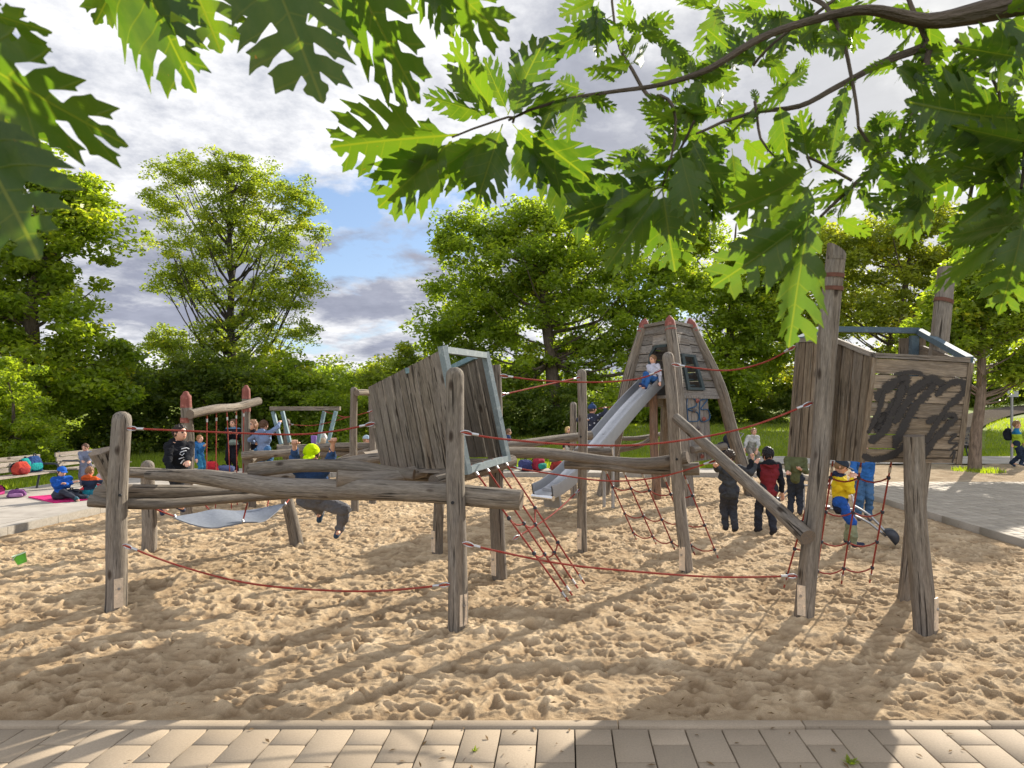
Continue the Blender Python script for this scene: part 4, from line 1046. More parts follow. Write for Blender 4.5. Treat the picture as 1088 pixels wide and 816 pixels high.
# sand diggers
def digger(o,label,s=1.0,yaw=0):
    M=np.array(rotz(yaw)); root=empty('sand_digger',o,label,'sand digger','metal sand diggers')
    at=lambda x,y,z:Vector(M@np.array([x,y,z])*s)+Vector(o)
    ms=metal(.35,.45)
    m=MB(); tube(m,[at(0,0,-.1),at(0,0,.42)],.035*s,10,.2); m.build('base_pole',ms,root)
    m=MB(); tube(m,[at(-.02,0,.40),at(-.38,0,.40)],.018*s,8,.2); m.build('seat_arm',ms,root)
    m=MB(); ellm(m,at(-.40,0,.43),(.14*s,.12*s,.025*s),rot=M,squash=.7); m.build('seat',plain(.10,.03,.04,.5),root)
    m=MB(); tube(m,[at(.02,.03,.46),at(.22,.03,.34),at(.42,.02,.12)],.016*s,8,.1); tube(m,[at(.04,-.03,.33),at(.22,-.03,.24),at(.41,-.02,.08)],.016*s,8,.1); m.build('arm',ms,root)
    m=MB(); 
    for k in (-1,1): tube(m,[at(.03,.04*k,.44),at(.0,.05*k,.60),at(-.10,.07*k,.68)],.013*s,8,.1)
    m.build('lever',metal(.7,.35),root)
    # scoop: open curved shell
    n=9; v=[];f=[]
    for sd in (-.075,.075):
        for i in range(n):
            a=R(-60+i*25); v.append(at(.46+.10*math.cos(a),sd,.07+.10*math.sin(a)))
    for i in range(n-1): f.append((i,i+1,n+i+1,n+i))
    m=MB(); m.add([list(p) for p in v],f); c=at(.46,-.075,.07)
    v2=[list(x) for x in v[:n]]+[list(at(.44,-.075,.07))]; m.add(v2,[(i+1,i,n) for i in range(n-1)]); v2=[list(x) for x in v[n:]]+[list(at(.44,.075,.07))]; m.add(v2,[(i,i+1,n) for i in range(n-1)])
    so=m.build('scoop',plain(.045,.05,.06,.4),root); md=so.modifiers.new('thickness','SOLIDIFY'); md.thickness=.008
digger(G(905,574),'metal sand digger with scoop beside the yellow jacket child',1.0,R(-18))
digger(G(853,540),'metal sand digger with white levers behind the sloping log',1.0,R(160))
# cloths and bags lying on the grass edge
for i,(px,py,c,l,sx) in enumerate([(662,483,(.02,.30,.42),'light blue towel on the grass behind the slide',.5),(672,479,(.35,.03,.05),'red towel on the grass behind the slide',.42),(694,477,(.01,.13,.10),'dark green jacket lying on the grass right of the slide',.36),(682,486,(.03,.10,.30),'dark blue jacket crumpled on the grass behind the slide',.4)]):
    g=W(px,HZ,18.6+i*.35); z=0.0
    m=MB(); n=14; v=[];f=[]
    for s in (0,1):
        for a in range(n+1):
            for b_ in range(n+1):
                x=(a/n-.5)*sx; y=(b_/n-.5)*sx*.9; edge=1-max(abs(a/n-.5),abs(b_/n-.5))*2
                v.append((g.x+x,g.y+y,z+.02+(.09*abs(vnoise(np.array([x*9+i*7.]),np.array([y*9.]),41)[0])+.05)*min(1,edge*3)*(1-s)))
    N=(n+1)**2
    for a in range(n):
        for b_ in range(n):
            q=a*(n+1)+b_; f.append((q,q+n+1,q+n+2,q+1))
    m.add(v,f); tag(m.build('towel' if 'towel' in l else 'jacket',cloth(*c)),l,'towel' if 'towel' in l else 'jacket')
backpack(V(W(558,HZ,18.3).x,18.3,.03),(.4,.3,.3),(.05,.06,.15),'dark backpack on the far edge of the sand, seen under the middle logs',.4)
backpack(V(W(572,HZ,18.5).x,18.5,.03),(.42,.3,.34),(.30,.03,.05),'dark red backpack on the far edge of the sand, seen under the middle logs',.9,col2=(.03,.25,.2))
backpack(V(W(592,HZ,18.4).x,18.4,.03),(.4,.3,.26),(.28,.04,.03),'small red bag right of the dark red backpack at the far sand edge',.2,'bag')
backpack(V(W(543,HZ,18.6).x,18.6,.03),(.3,.3,.34),(.20,.45,.03),'lime green bag at the far sand edge behind the cabin post',.2,'bag')
backpack(V(W(214,HZ,17.6).x+.2,17.7,.03),(.36,.25,.3),(.5,.03,.04),'bright red bag at the feet of the boy in the blue jacket',.3,'bag')
backpack(V(W(238,HZ,17.9).x,17.9,.03),(.5,.25,.18),(.10,.12,.22),'dark blue bag on the path left of the woman in black',.3,'bag')
c=W(333.5,473,13.6); m=MB(); tube(m,[c,c+V(0,0,.19)],[.05,.058],12,.1); tag(m.build('cup',plain(.30,.17,.50,.4)),'purple cup standing on the log platform between the blue legs','cup')
backpack(W(342,473,13.5),(.22,.16,.26),(.62,.60,.56),'white paper bag beside the purple cup on the platform',.2,'bag',(.6,.45,.3))
# stray leaves on paving and sand
def litter():
    rg=np.random.default_rng(8); n=900; y=np.r_[rg.uniform(2.4,3.8,160),3.9+rg.random(n-160)**1.6*9]; x=rg.uniform(-1,1,n)*y*.9; x[:60]=rg.normal(-.25,.35,60)
    z=np.where(y<3.88,.006,.035); C=np.c_[x,y,z]
    a=rg.normal(size=(n,3))*np.array([1,1,.15]); a/=np.linalg.norm(a,axis=1)[:,None]; b=np.cross(np.c_[rg.normal(0,.2,(n,2)),np.ones(n)],a); s=rg.uniform(.008,.026,(n,1))
    v=np.stack([C-a*s,C+b*s*.35+[0,0,.004],C+a*s,C-b*s*.35+[0,0,.003]],1).reshape(-1,3)
    o=bigmesh('leaf_litter',v,np.arange(4*n).reshape(n,4),plain(.14,.085,.035,.95),smooth=False)
    tag(o,'dry leaf scraps scattered over the paving and the sand','leaves',None,'stuff')
litter()
def weed(px,py,label,s=1.0):
    g=G(px,py); rg=np.random.default_rng(int(px)); n=26; v=[];
    for i in range(n):
        a=rg.uniform(0,6.28); l=rg.uniform(.02,.045)*s; d=np.array([math.cos(a),math.sin(a),rg.uniform(.3,1.1)]); d/=np.linalg.norm(d); sd=np.array([-math.sin(a),math.cos(a),0])*.005*s
        p=np.array(g)+rg.normal(0,.004,3)*[1,1,0]; v+=[p-sd*.3,p+d*l*.6-sd,p+d*l,p+d*l*.6+sd]
    o=bigmesh('weed',v,np.arange(4*n).reshape(n,4),LM_bright,smooth=False,attrs=[('lc','FLOAT',np.full(4*n,.5))],loc=tuple(g)); tag(o,label,'weed')
weed(904,812,'small green weed growing from a joint at the bottom right of the paving',1.2)
weed(504,798,'tiny green weed in a paving joint at the bottom centre',.7)
# ------------------------------------------------------------------ people: continuous surfaces from smooth distance fields
class Field:
    def __init__(s, lo, hi, h):
        s.h=h; s.o=np.array(lo,float)-2*h; n=np.ceil((np.array(hi)-s.o)/h).astype(int)+3
        s.n=n; s.f=np.full(n,.5,np.float32)
        s.ax=[s.o[i]+h*np.arange(n[i]) for i in range(3)]
    def sub(s,lo,hi,m):
        sl=[]
        for i in range(3):
            a=max(0,int((lo[i]-m-s.o[i])/s.h)); b=min(s.n[i],int((hi[i]+m-s.o[i])/s.h)+2)
            if b-a<1: return None
            sl.append(slice(a,b))
        X=s.ax[0][sl[0]][:,None,None];Y=s.ax[1][sl[1]][None,:,None];Z=s.ax[2][sl[2]][None,None,:]
        return tuple(sl),X,Y,Z
    def put(s,g,d,k,sub=False):
        a=s.f[g]
        if sub: s.f[g]=np.maximum(a,-d); return
        if k>0:
            hh=np.clip(.5+.5*(a-d)/k,0,1); s.f[g]=a*(1-hh)+d*hh-k*hh*(1-hh)
        else: s.f[g]=np.minimum(a,d)
    def cone(s,a,b,ra,rb,k=.02,sub=False):
        a=np.array(a,float);b=np.array(b,float); r=max(ra,rb)
        g=s.sub(np.minimum(a,b)-r,np.maximum(a,b)+r,k+2*s.h)
        if g is None: return
        sl,X,Y,Z=g; d=b-a; L=max(d@d,1e-9)
        px,py,pz=X-a[0],Y-a[1],Z-a[2]; t=np.clip((px*d[0]+py*d[1]+pz*d[2])/L,0,1)
        q=np.sqrt((px-t*d[0])**2+(py-t*d[1])**2+(pz-t*d[2])**2)-(ra+(rb-ra)*t)
        s.put(sl,q.astype(np.float32),k,sub)
    def ell(s,c,rad,M=None,k=.02,sub=False):
        c=np.array(c,float); rad=np.array(rad,float); r=rad.max()
        g=s.sub(c-r,c+r,k+2*s.h)
        if g is None: return
        sl,X,Y,Z=g; px,py,pz=X-c[0],Y-c[1],Z-c[2]
        if M is None: M=np.eye(3)
        u=(px*M[0,0]+py*M[1,0]+pz*M[2,0]);v=(px*M[0,1]+py*M[1,1]+pz*M[2,1]);w=(px*M[0,2]+py*M[1,2]+pz*M[2,2])
        k0=np.sqrt((u/rad[0])**2+(v/rad[1])**2+(w/rad[2])**2); k1=np.sqrt((u/rad[0]**2)**2+(v/rad[1]**2)**2+(w/rad[2]**2)**2)+1e-9
        s.put(sl,(k0*(k0-1)/k1).astype(np.float32),k,sub)
    def below(s,z):   # cut away everything under height z
        s.f=np.maximum(s.f,(z-s.ax[2])[None,None,:].astype(np.float32))
    def above(s,z):
        s.f=np.maximum(s.f,(s.ax[2]-z)[None,None,:].astype(np.float32))
    def mesh(s):
        f=s.f; S=f<0; n=f.shape
        c=S[:-1,:-1,:-1].astype(np.int8)
        tot=sum(S[i:n[0]-1+i,j:n[1]-1+j,k:n[2]-1+k].astype(np.int8) for i in (0,1) for j in (0,1) for k in (0,1))
        act=(tot>0)&(tot<8); ijk=np.argwhere(act)
        if len(ijk)==0: return None,None
        idx=-np.ones(act.shape,np.int64); idx[act]=np.arange(len(ijk))
        acc=np.zeros((len(ijk),3)); cnt=np.zeros(len(ijk))
        cor=[(i,j,k) for i in (0,1) for j in (0,1) for k in (0,1)]
        for a in cor:
            for ax in range(3):
                if a[ax]: continue
                b=list(a); b[ax]=1
                fa=f[ijk[:,0]+a[0],ijk[:,1]+a[1],ijk[:,2]+a[2]]; fb=f[ijk[:,0]+b[0],ijk[:,1]+b[1],ijk[:,2]+b[2]]
                m=(fa<0)!=(fb<0); t=np.where(m,fa/np.where(m,fa-fb,1),0)
                p=np.tile(np.array(a,float),(len(ijk),1)); p[:,ax]+=t
                acc[m]+=p[m]; cnt[m]+=1
        v=s.o+s.h*(ijk+acc/cnt[:,None])
        Q=[]
        for ax in range(3):
            o1,o2=[i for i in range(3) if i!=ax]
            sa=[slice(1,-1)]*3; sa[ax]=slice(0,-1); sb=list(sa); sb[ax]=slice(1,None)
            A_=S[tuple(sa)];B2=S[tuple(sb)]
            e=np.argwhere(A_!=B2)
            if len(e)==0: continue
            pos=e.copy(); pos[:,o1]+=1; pos[:,o2]+=1
            fl=A_[e[:,0],e[:,1],e[:,2]]
            def cell(d1,d2):
                q=pos.copy(); q[:,o1]-=d1; q[:,o2]-=d2; return idx[q[:,0],q[:,1],q[:,2]]
            q=np.stack([cell(1,1),cell(0,1),cell(0,0),cell(1,0)],1)
            flip=fl if ax!=1 else ~fl
            q[~flip]=q[~flip][:,::-1]
            Q.append(q)
        return v,np.concatenate(Q)
def ik(a,t,l1,l2,hint):
    a=Vector(a);t=Vector(t);d=t-a; L=d.length; mx=(l1+l2)*.995
    if L>mx: t=a+d*(mx/L); d=t-a; L=mx
    x=(l1*l1-l2*l2+L*L)/(2*L); y=math.sqrt(max(0,l1*l1-x*x)); dn=d.normalized()
    h=Vector(hint); h=(h-dn*h.dot(dn)); h=h.normalized() if h.length>1e-5 else dn.orthogonal().normalized()
    return a+dn*x+h*y, t
NP=0
def person(label,pelvis,H,yaw,hands=(None,None),feet=(None,None),lean=(0,0),headyaw=0,headpitch=0,
           top=(.1,.1,.1),pants=(.05,.05,.06),shoes=(.03,.03,.04),hair=(.06,.04,.03),hairlen=.0,cap=None,hood=False,hooded=False,
           skin=0,h=.0085,sleeve=1.0,dress=False,group=None,bottomband=None,jacket_len=.0,vest=None,khead=1.0,gz=0.0,age='child',grip=(0,0),collar=None,knee_hint=None,elbow_hint=(None,None),pattern=None,logo=None,shorts=False,gaze=None,uptop=0.0,thigh=None):
    """a figure; yaw 0 faces the camera, positive turns towards picture right. pelvis, hands and feet are world points"""
    global NP; NP+=1
    f=Vector((math.sin(yaw),-math.cos(yaw),0)); s=Vector((-f.y,f.x,0)); up=Vector((0,0,1))   # s = the person's left
    P=Vector(pelvis); kh=khead*(1.16 if age=='child' else 1.0)
    tl=.29*H; ax=(up+f*lean[0]+s*lean[1]).normalized()
    chest=P+ax*tl*.62; neck=P+ax*tl; sf=(s-ax*s.dot(ax)).normalized(); ff=ax.cross(sf)*-1
    if ff.dot(f)<0: ff=-ff
    hz=.068*H*kh; hx=hz*.74; hy=hz*.86
    hc=neck+ax*(.028*H)+up*hz*.92+f*.008*H
    hf=Vector((math.sin(yaw+headyaw),-math.cos(yaw+headyaw),0)); hl=Vector((-hf.y,hf.x,0)); hu=(up*math.cos(headpitch)+hf*math.sin(headpitch)); hff=(hf*math.cos(headpitch)-up*math.sin(headpitch))
    HM=np.array([list(hl),list(hff),list(hu)]).T
    sw=.108*H*(1 if age=='child' else .98); Sh=[neck+sf*sw*k-ax*.03*H for k in (1,-1)]
    hp=[P+s*.048*H*k-up*.01*H for k in (1,-1)]
    ua,fa,th,shn=.165*H,.14*H,.235*H,.225*H
    EL,WR,HD=[],[],[]
    for i,k in ((0,1),(1,-1)):
        t=hands[i]
        hint=elbow_hint[i] or (-f*.6+s*k*.5-up*.3)
        if t is None: t=Sh[i]+s*k*.05*H-up*(ua+fa)*.97+f*.04*H
        e,w=ik(Sh[i],t,ua,fa,hint); EL.append(e);WR.append(w); HD.append((w-e).normalized())
    KN,AN=[],[]
    for i,k in ((0,1),(1,-1)):
        t=feet[i]
        if t is None: t=Vector((hp[i].x,hp[i].y,gz))+s*k*.012*H+up*.035*H
        e,w=ik(hp[i],t,th,shn,(knee_hint or f)); KN.append(e);AN.append(w)
    allp=[P,neck,hc+up*hz*1.3,hc-up*hz]+Sh+EL+WR+KN+AN+hp+[w+d*.1*H for w,d in zip(WR,HD)]
    lo=np.min([list(p) for p in allp],0)-.10; hi=np.max([list(p) for p in allp],0)+.10
    root=None
    # ---- body
    F_=Field(lo,hi,h); A_=lambda v:list(v)
    F_.ell(A_(hc),(hx,hy,hz),HM,0)
    F_.ell(A_(hc+hff*hy*.28-hu*hz*.45),(hx*.68,hy*.62,hz*.55),HM,.015)          # jaw
    F_.ell(A_(hc+hff*hy*.98-hu*hz*.12),(hx*.15,hy*.2,hz*.2),HM,.008)              # nose
    F_.ell(A_(hc+hff*hy*.93-hu*hz*.47),(hx*.28,hy*.1,hz*.08),HM,.006)             # lips
    for k in (1,-1): F_.ell(A_(hc+hl*hx*.98*k-hu*hz*.05-hff*hy*.05),(hx*.14,hy*.2,hz*.24),HM,.006)
    F_.cone(A_(neck-ax*.02*H),A_(hc-hu*hz*.4-hf*hy*.1),.034*H,.032*H,.02)
    F_.cone(A_(P),A_(chest),.062*H,.075*H,.03); F_.cone(A_(chest+sf*.045*H),A_(chest-sf*.045*H),.068*H,.068*H,.03)
    F_.cone(A_(Sh[0]),A_(Sh[1]),.037*H,.037*H,.03)
    for i,k in ((0,1),(1,-1)):
        F_.cone(A_(Sh[i]),A_(EL[i]),.034*H,.025*H,.015); F_.cone(A_(EL[i]),A_(WR[i]),.026*H,.017*H,.01)
        d=HD[i]; pn=(d.cross(up)); pn=pn.normalized() if pn.length>.1 else s.copy()      # across the palm
        nrm=d.cross(pn).normalized(); 
        if nrm.dot(f)<0 and grip[i]: nrm=-nrm
        pc=WR[i]+d*.032*H; F_.ell(A_(pc),(.026*H,.013*H,.036*H),np.array([list(pn),list(nrm),list(d)]).T,.008)
        side=1 if (pn.dot(s)*k<0) else -1
        g=grip[i]
        for q,(o,l) in enumerate(((-.018,.036),(-.006,.042),(.006,.040),(.018,.031))):
            b=WR[i]+d*.060*H+pn*o*side*-1*H; fr=max(.0065*H,h*.62)
            if g: m=b+d*l*.35*H+nrm*l*.35*H; e=m+nrm*l*.35*H-d*l*.45*H
            else: m=b+d*l*.5*H+nrm*l*.06*H; e=m+d*l*.42*H+nrm*l*.22*H
            F_.cone(A_(b),A_(m),fr,fr,.003); F_.cone(A_(m),A_(e),fr,fr*.85,.003)
        b=WR[i]+d*.022*H+pn*side*.020*H; m=b+pn*side*.016*H+d*.018*H+nrm*.008*H; e=m+d*.020*H+(nrm*.018*H if g else nrm*.004*H)
        F_.cone(A_(b),A_(m),.009*H,.0085*H,.006); F_.cone(A_(m),A_(e),.0085*H,.0065*H,.003)
        F_.cone(A_(hp[i]),A_(KN[i]),.056*H,.038*H,.02); F_.cone(A_(KN[i]),A_(AN[i]),.037*H,.023*H,.012)
        fd=(f-up*.0); F_.cone(A_(AN[i]-up*.012*H),A_(AN[i]+fd*.085*H-up*.022*H),.022*H,.016*H,.01)
    v,q=F_.mesh()
    base=Vector((P.x,P.y,min(p.z for p in AN)-.035*H))
    # facial features coloured on the skin
    fc=v[q].mean(1); mi=np.zeros(len(q),int); rel=(fc-np.array(hc))@HM; X,Y,Z=rel[:,0]/hx,rel[:,1]/hy,rel[:,2]/hz
    er=.17
    for k in (1,-1): mi[((X-k*.38)/(.19))**2+((Z-.08)/(.10))**2+0*Y<1*(Y>.3)]=1; mi[(((X-k*.38)/.24)**2+((Z-.27)/.05)**2<1)&(Y>.3)]=1
    mi[((X/.30)**2+((Z+.47)/.075)**2<1)&(Y>.5)]=2
    o=bigmesh('person',v,q,[skinm(skin),plain(.03,.02,.018,.35),plain(.40,.13,.11,.5)],loc=tuple(base),mi=mi)
    tag(o,label,'person' if age=='adult' else 'child',group); root=o
    def fin(F,name,mat,**k):
        v,q=F.mesh()
        if v is None: return None
        if name in ('jacket','shirt','trousers','dress'):      # folds pressed into the cloth
            c_=v.mean(0); r_=v-c_; n_=np.zeros_like(v); fn=np.cross(v[q[:,2]]-v[q[:,0]],v[q[:,3]]-v[q[:,1]])
            for k_ in range(4): np.add.at(n_,q[:,k_],fn)
            n_/=np.linalg.norm(n_,axis=1)[:,None]+1e-9
            w_=vnoise(v[:,0]*11+v[:,2]*13,v[:,1]*12-v[:,2]*17,NP+50)+.5*vnoise(v[:,0]*25-v[:,2]*21,v[:,1]*23+v[:,2]*30,NP+90)
            v=v+n_*(w_*.020*H/1.2)[:,None]
        return bigmesh(name,v,q,mat,root,**k)
    # ---- top
    t=.009*H/1.2+.003
    F1=Field(lo,hi,h)
    F1.cone(A_(P+ax*(.02+uptop)*H-up*jacket_len*H),A_(chest),.070*H+t,.080*H+t,.03); F1.cone(A_(chest+sf*.048*H),A_(chest-sf*.048*H),.070*H+t,.070*H+t,.03)
    F1.cone(A_(P+s*.035*H+up*uptop*H-up*jacket_len*H),A_(P-s*.035*H+up*uptop*H-up*jacket_len*H),.066*H+t,.066*H+t,.03)
    F1.cone(A_(Sh[0]-ax*.005*H),A_(Sh[1]-ax*.005*H),.038*H+t,.038*H+t,.03); F1.cone(A_(neck-ax*.03*H),A_(neck+ax*.004*H),.050*H,.043*H+t*.3,.02)
    for i in (0,1):
        F1.cone(A_(Sh[i]),A_(EL[i]),.034*H+t,.027*H+t,.02)
        if sleeve>.5:
            w=EL[i].lerp(WR[i],.86*sleeve); F1.cone(A_(EL[i]),A_(w),.028*H+t,.021*H+t*.8,.012)
            m=EL[i].lerp(WR[i],.45); F1.ell(A_(EL[i]+(EL[i]-Sh[i].lerp(WR[i],.5)).normalized()*.004),(.034*H,.034*H,.03*H),None,.02)
    if hooded: 
        F1.ell(A_(hc-hff*hy*.12+hu*hz*.06),(hx*1.32,hy*1.22,hz*1.25),HM,.03); F1.ell(A_(hc+hff*hy*1.05-hu*hz*.05),(hx*.86,hy*.9,hz*.92),HM,0,sub=True)
    if hood: F1.ell(A_(neck-ff*.055*H+ax*.0*H),(.085*H,.048*H,.05*H),np.array([list(sf),list(ff),list(ax)]).T,.02)
    if dress:
        F1.cone(A_(P),A_(P-up*.20*H),.085*H,.125*H,.03); 
    if not dress: 
        pass
    tm=pattern if pattern else cloth(*top)
    ob=fin(F1,'dress' if dress else 'jacket' if (hood or hooded or jacket_len>0) else 'shirt',tm)
    if bottomband or vest or collar:
        me=ob.data; n=len(me.polygons); vv=np.zeros(len(me.vertices)*3,np.float32); me.vertices.foreach_get('co',vv); vv=vv.reshape(-1,3)+np.array(base)
        qi=np.zeros(n*4,np.int32); me.loops.foreach_get('vertex_index',qi); cc=vv[qi.reshape(-1,4)].mean(1); mi=np.zeros(n,np.int32)
        if bottomband: me.materials.append(cloth(*bottomband[0])); mi[(cc-np.array(P))@np.array(ax)<bottomband[1]*H]=1
        if collar: me.materials.append(cloth(*collar[0])); mi[(cc-np.array(P))@np.array(ax)>collar[1]*H]=len(me.materials)-1
        if vest:
            me.materials.append(cloth(*vest)); r=cc-np.array(P); lat=np.abs(r@np.array(sf)); hgt=r@np.array(ax)
            ad=np.full(n,9.)
            for i in (0,1):
                a=np.array(Sh[i]); b=np.array(EL[i]); d=b-a; tt=np.clip(((cc-a)@d)/(d@d),0,1); ad=np.minimum(ad,np.where(tt>.12,np.linalg.norm(cc-a-tt[:,None]*d,axis=1),9))
                a=np.array(EL[i]); b=np.array(WR[i]); d=b-a; tt=np.clip(((cc-a)@d)/(d@d),0,1); ad=np.minimum(ad,np.linalg.norm(cc-a-tt[:,None]*d,axis=1))
            mi[(ad>.062*H)&(lat<.108*H)&(hgt<tl*.98)&(hgt>-.07*H)]=len(me.materials)-1
        me.polygons.foreach_set('material_index',mi)
    # ---- trousers
    F2=Field(lo,hi,h); t2=.010*H/1.2+.004
    F2.cone(A_(hp[0]+up*.02*H),A_(hp[1]+up*.02*H),.060*H+t2,.060*H+t2,.03)
    for i in (0,1):
        F2.cone(A_(hp[i]),A_(KN[i]),.056*H+t2,.038*H+t2,.02)
        if not shorts:
            w=KN[i].lerp(AN[i],.99); F2.cone(A_(KN[i]),A_(w),.038*H+t2,.028*H+t2,.012)
    o2=fin(F2,'trousers',cloth(*pants))
    if thigh:
        me=o2.data; me.materials.append(cloth(*thigh)); zk=(KN[0].z+KN[1].z)/2-base.z
        me.polygons.foreach_set('material_index',[1 if p_.center.z>zk-.02 else 0 for p_ in me.polygons])
    # ---- shoes
    for i,k in ((0,1),(1,-1)):
        a=AN[i]; sd=(AN[i]-KN[i]).normalized(); fd=(f-sd*f.dot(sd)); fd=fd.normalized() if fd.length>.2 else f
        l0=np.min([list(a),list(a+fd*.12*H)],0)-.08; l1=np.max([list(a),list(a+fd*.12*H)],0)+.08
        F3=Field(l0,l1,h*.8); bz=a+sd*.014*H
        F3.cone(A_(a-sd*.01*H),A_(bz),.030*H,.030*H,.01); F3.cone(A_(bz-fd*.008*H),A_(bz+fd*.078*H+sd*.003*H),.029*H,.024*H,.015)
        fin(F3,'shoe',plain(*shoes))
    # ---- hair, cap
    if not hooded:
        F4=Field(np.array(hc)-.22-hairlen,np.array(hc)+.22,min(h,.008))
        F4.ell(A_(hc+hu*hz*.13-hff*hy*.07),(hx*1.10,hy*1.08,hz*1.0),HM,0)
        if hairlen: F4.cone(A_(hc-hff*hy*.5),A_(hc-hff*hy*.55-up*hairlen),hx*.85,hx*.55,.03)
        F4.ell(A_(hc+hff*hy*1.15-hu*hz*.30),(hx*1.02,hy*1.12,hz*.98),HM,0,sub=True)
        if not hairlen: F4.ell(A_(hc-hff*hy*.2-hu*hz*1.35),(hx*1.6,hy*1.5,hz*.85),HM,0,sub=True)
        v_,q_=F4.mesh()
        if v_ is not None and not cap or hairlen:
            c_=np.array(hc); r_=v_-c_; u_=r_/np.linalg.norm(r_,axis=1)[:,None]; w_=vnoise(u_[:,0]*7+NP,u_[:,2]*5+u_[:,1]*6,NP)+.6*vnoise(u_[:,0]*17,u_[:,2]*11-u_[:,1]*15,NP+3); v_=v_+u_*(w_*hz*.22)[:,None]
            bigmesh('hair',v_,q_,hairm(*hair),root)
        elif v_ is not None: bigmesh('hair',v_*1.0,q_,hairm(*hair),root)
    if cap:
        F5=Field(np.array(hc)-.26,np.array(hc)+.26,min(h,.008))
        F5.ell(A_(hc+hu*hz*.20-hff*hy*.04),(hx*1.17,hy*1.14,hz*.96),HM,0); c0=hc+hu*hz*(.22 if cap[1]!='beanie' else .05)
        X,Y,Z=np.meshgrid(*F5.ax,indexing='ij'); dd=-((X-c0.x)*hu.x+(Y-c0.y)*hu.y+(Z-c0.z)*hu.z); F5.f=np.maximum(F5.f,dd.astype(np.float32))
        fin(F5,'cap' if cap[1]!='beanie' else 'woollen_hat',cloth(*cap[0]))
        if cap[1]=='peak':
            F6=Field(np.array(hc)-.3,np.array(hc)+.3,.006); F6.ell(A_(hc+hff*hy*1.25+hu*hz*.26),(hx*.85,hy*.75,.009),np.array([list(hl),list(hff*.97-hu*.2),list(hu)]).T,0); fin(F6,'cap_peak',cloth(*cap[0]))
        if cap[1]=='beanie':
            mb=MB(); ellm(mb,hc+hu*hz*1.2,(hz*.3,)*3,10,8); mb.build('bobble',cloth(*cap[0]),root)
    info=dict(root=root,P=P,chest=chest,neck=neck,hc=hc,f=f,s=s,ff=ff,sf=sf,ax=ax,Sh=Sh,EL=EL,WR=WR,H=H)
    return info
def U(px,py,d): return W(px,py,d)
def stand(px,d,H): p=W(px,HZ,d); return V(p.x,p.y,.475*H)
TO=math.pi
# the two boys standing in the sand
d=9.72
person('child in dark grey seen from behind, one arm stretched to the red rope',stand(775,d,1.22),1.22,TO,
   hands=(U(750,491,d-1.0),U(803,493,d-.05)),top=(.055,.06,.065),pants=(.045,.047,.055),hair=(.05,.035,.025),hood=False,shoes=(.015,.015,.018),grip=(1,0),jacket_len=.03,feet=(G(771,563)+V(0,0,.045),G(781,564)+V(0,0,.045)))
pr=person('dark haired child in a dark red vest over black sleeves, back to the camera',stand(816,d,1.26),1.26,TO+.1,
   hands=(U(799,489,d-.1),U(832,528,d+.05)),top=(.015,.017,.022),vest=(.17,.022,.028),pants=(.03,.032,.04),hair=(.012,.011,.012),hood=True,shoes=(.02,.02,.025),jacket_len=.04,grip=(1,0),elbow_hint=(V(-.3,0,-1),None),feet=(G(806,564)+V(0,0,.045),G(822,566)+V(0,0,.045)))
# right of the post
d=11.3
person('child in an olive shirt at the digger, between red vest child and tall post',stand(845,d,1.22),1.22,R(160),
   hands=(U(837,501,d-.25),U(851,499,d-.2)),top=(.10,.11,.05),pants=(.03,.035,.045),hair=(.08,.05,.03),grip=(1,1),elbow_hint=(V(0,-.3,-1),V(0,-.3,-1)))
d=8.75
person('child in a yellow jacket with navy hood and dark cap behind the net',stand(893,d,1.17),1.17,R(62),
   hands=(U(906,512,d-.05),U(905,508,d-.1)),top=(.62,.46,.02),bottomband=((.018,.022,.04),.045),collar=((.02,.025,.05),.285),pants=(.22,.24,.15),thigh=(.02,.08,.32),shoes=(.02,.03,.06),hair=(.2,.12,.06),
   cap=((.03,.04,.055),'peak'),hood=True,jacket_len=.06,headpitch=R(-25)*-1,grip=(1,1),feet=(G(900,577)+V(0,0,.05),G(908,581)+V(0,0,.045)))
d=10.9
person('child in a blue sweatshirt with white print and jeans standing behind the yellow jacket child',stand(917,d,1.32),1.32,R(-8),
   hands=(U(922,524,d-.1),U(909,505,d-.3)),top=(.03,.12,.34),pants=(.06,.13,.24),hair=(.1,.06,.03),shoes=(.1,.1,.12))
d=19.6
c=W(1080,HZ,d)
person('child in a green and blue jacket walking past the sign pole, far right',V(c.x,c.y,.68),1.40,R(55),
   hands=(U(1074,478,d-.1),U(1090,476,d)),feet=(U(1085,492,d-.1),U(1075,491.5,d+.1)),top=(.30,.42,.03),collar=((.02,.16,.34),.20),pants=(.02,.03,.05),hair=(.25,.15,.07),jacket_len=.03,shoes=(.03,.05,.09),h=.011)
backpack(W(1071,468,19.75),(.28,.18,.36),(.015,.018,.025),'black backpack on the back of the boy walking at the far right',R(50))
d=20.5; c=W(797,HZ,d)
person('woman in a light grey top bending forward on the grass edge',V(c.x,c.y,.50),1.45,R(12),
   hands=(U(804,482,d-.4),U(790,481,d-.4)),feet=(V(c.x+.14,c.y-.22,.05),V(c.x-.16,c.y-.22,.05)),lean=(.55,0),top=(.42,.42,.40),pants=(.28,.25,.21),hair=(.25,.15,.08),age='adult',h=.011,elbow_hint=(V(1,0,.2),V(-1,0,.2)),sleeve=.6)
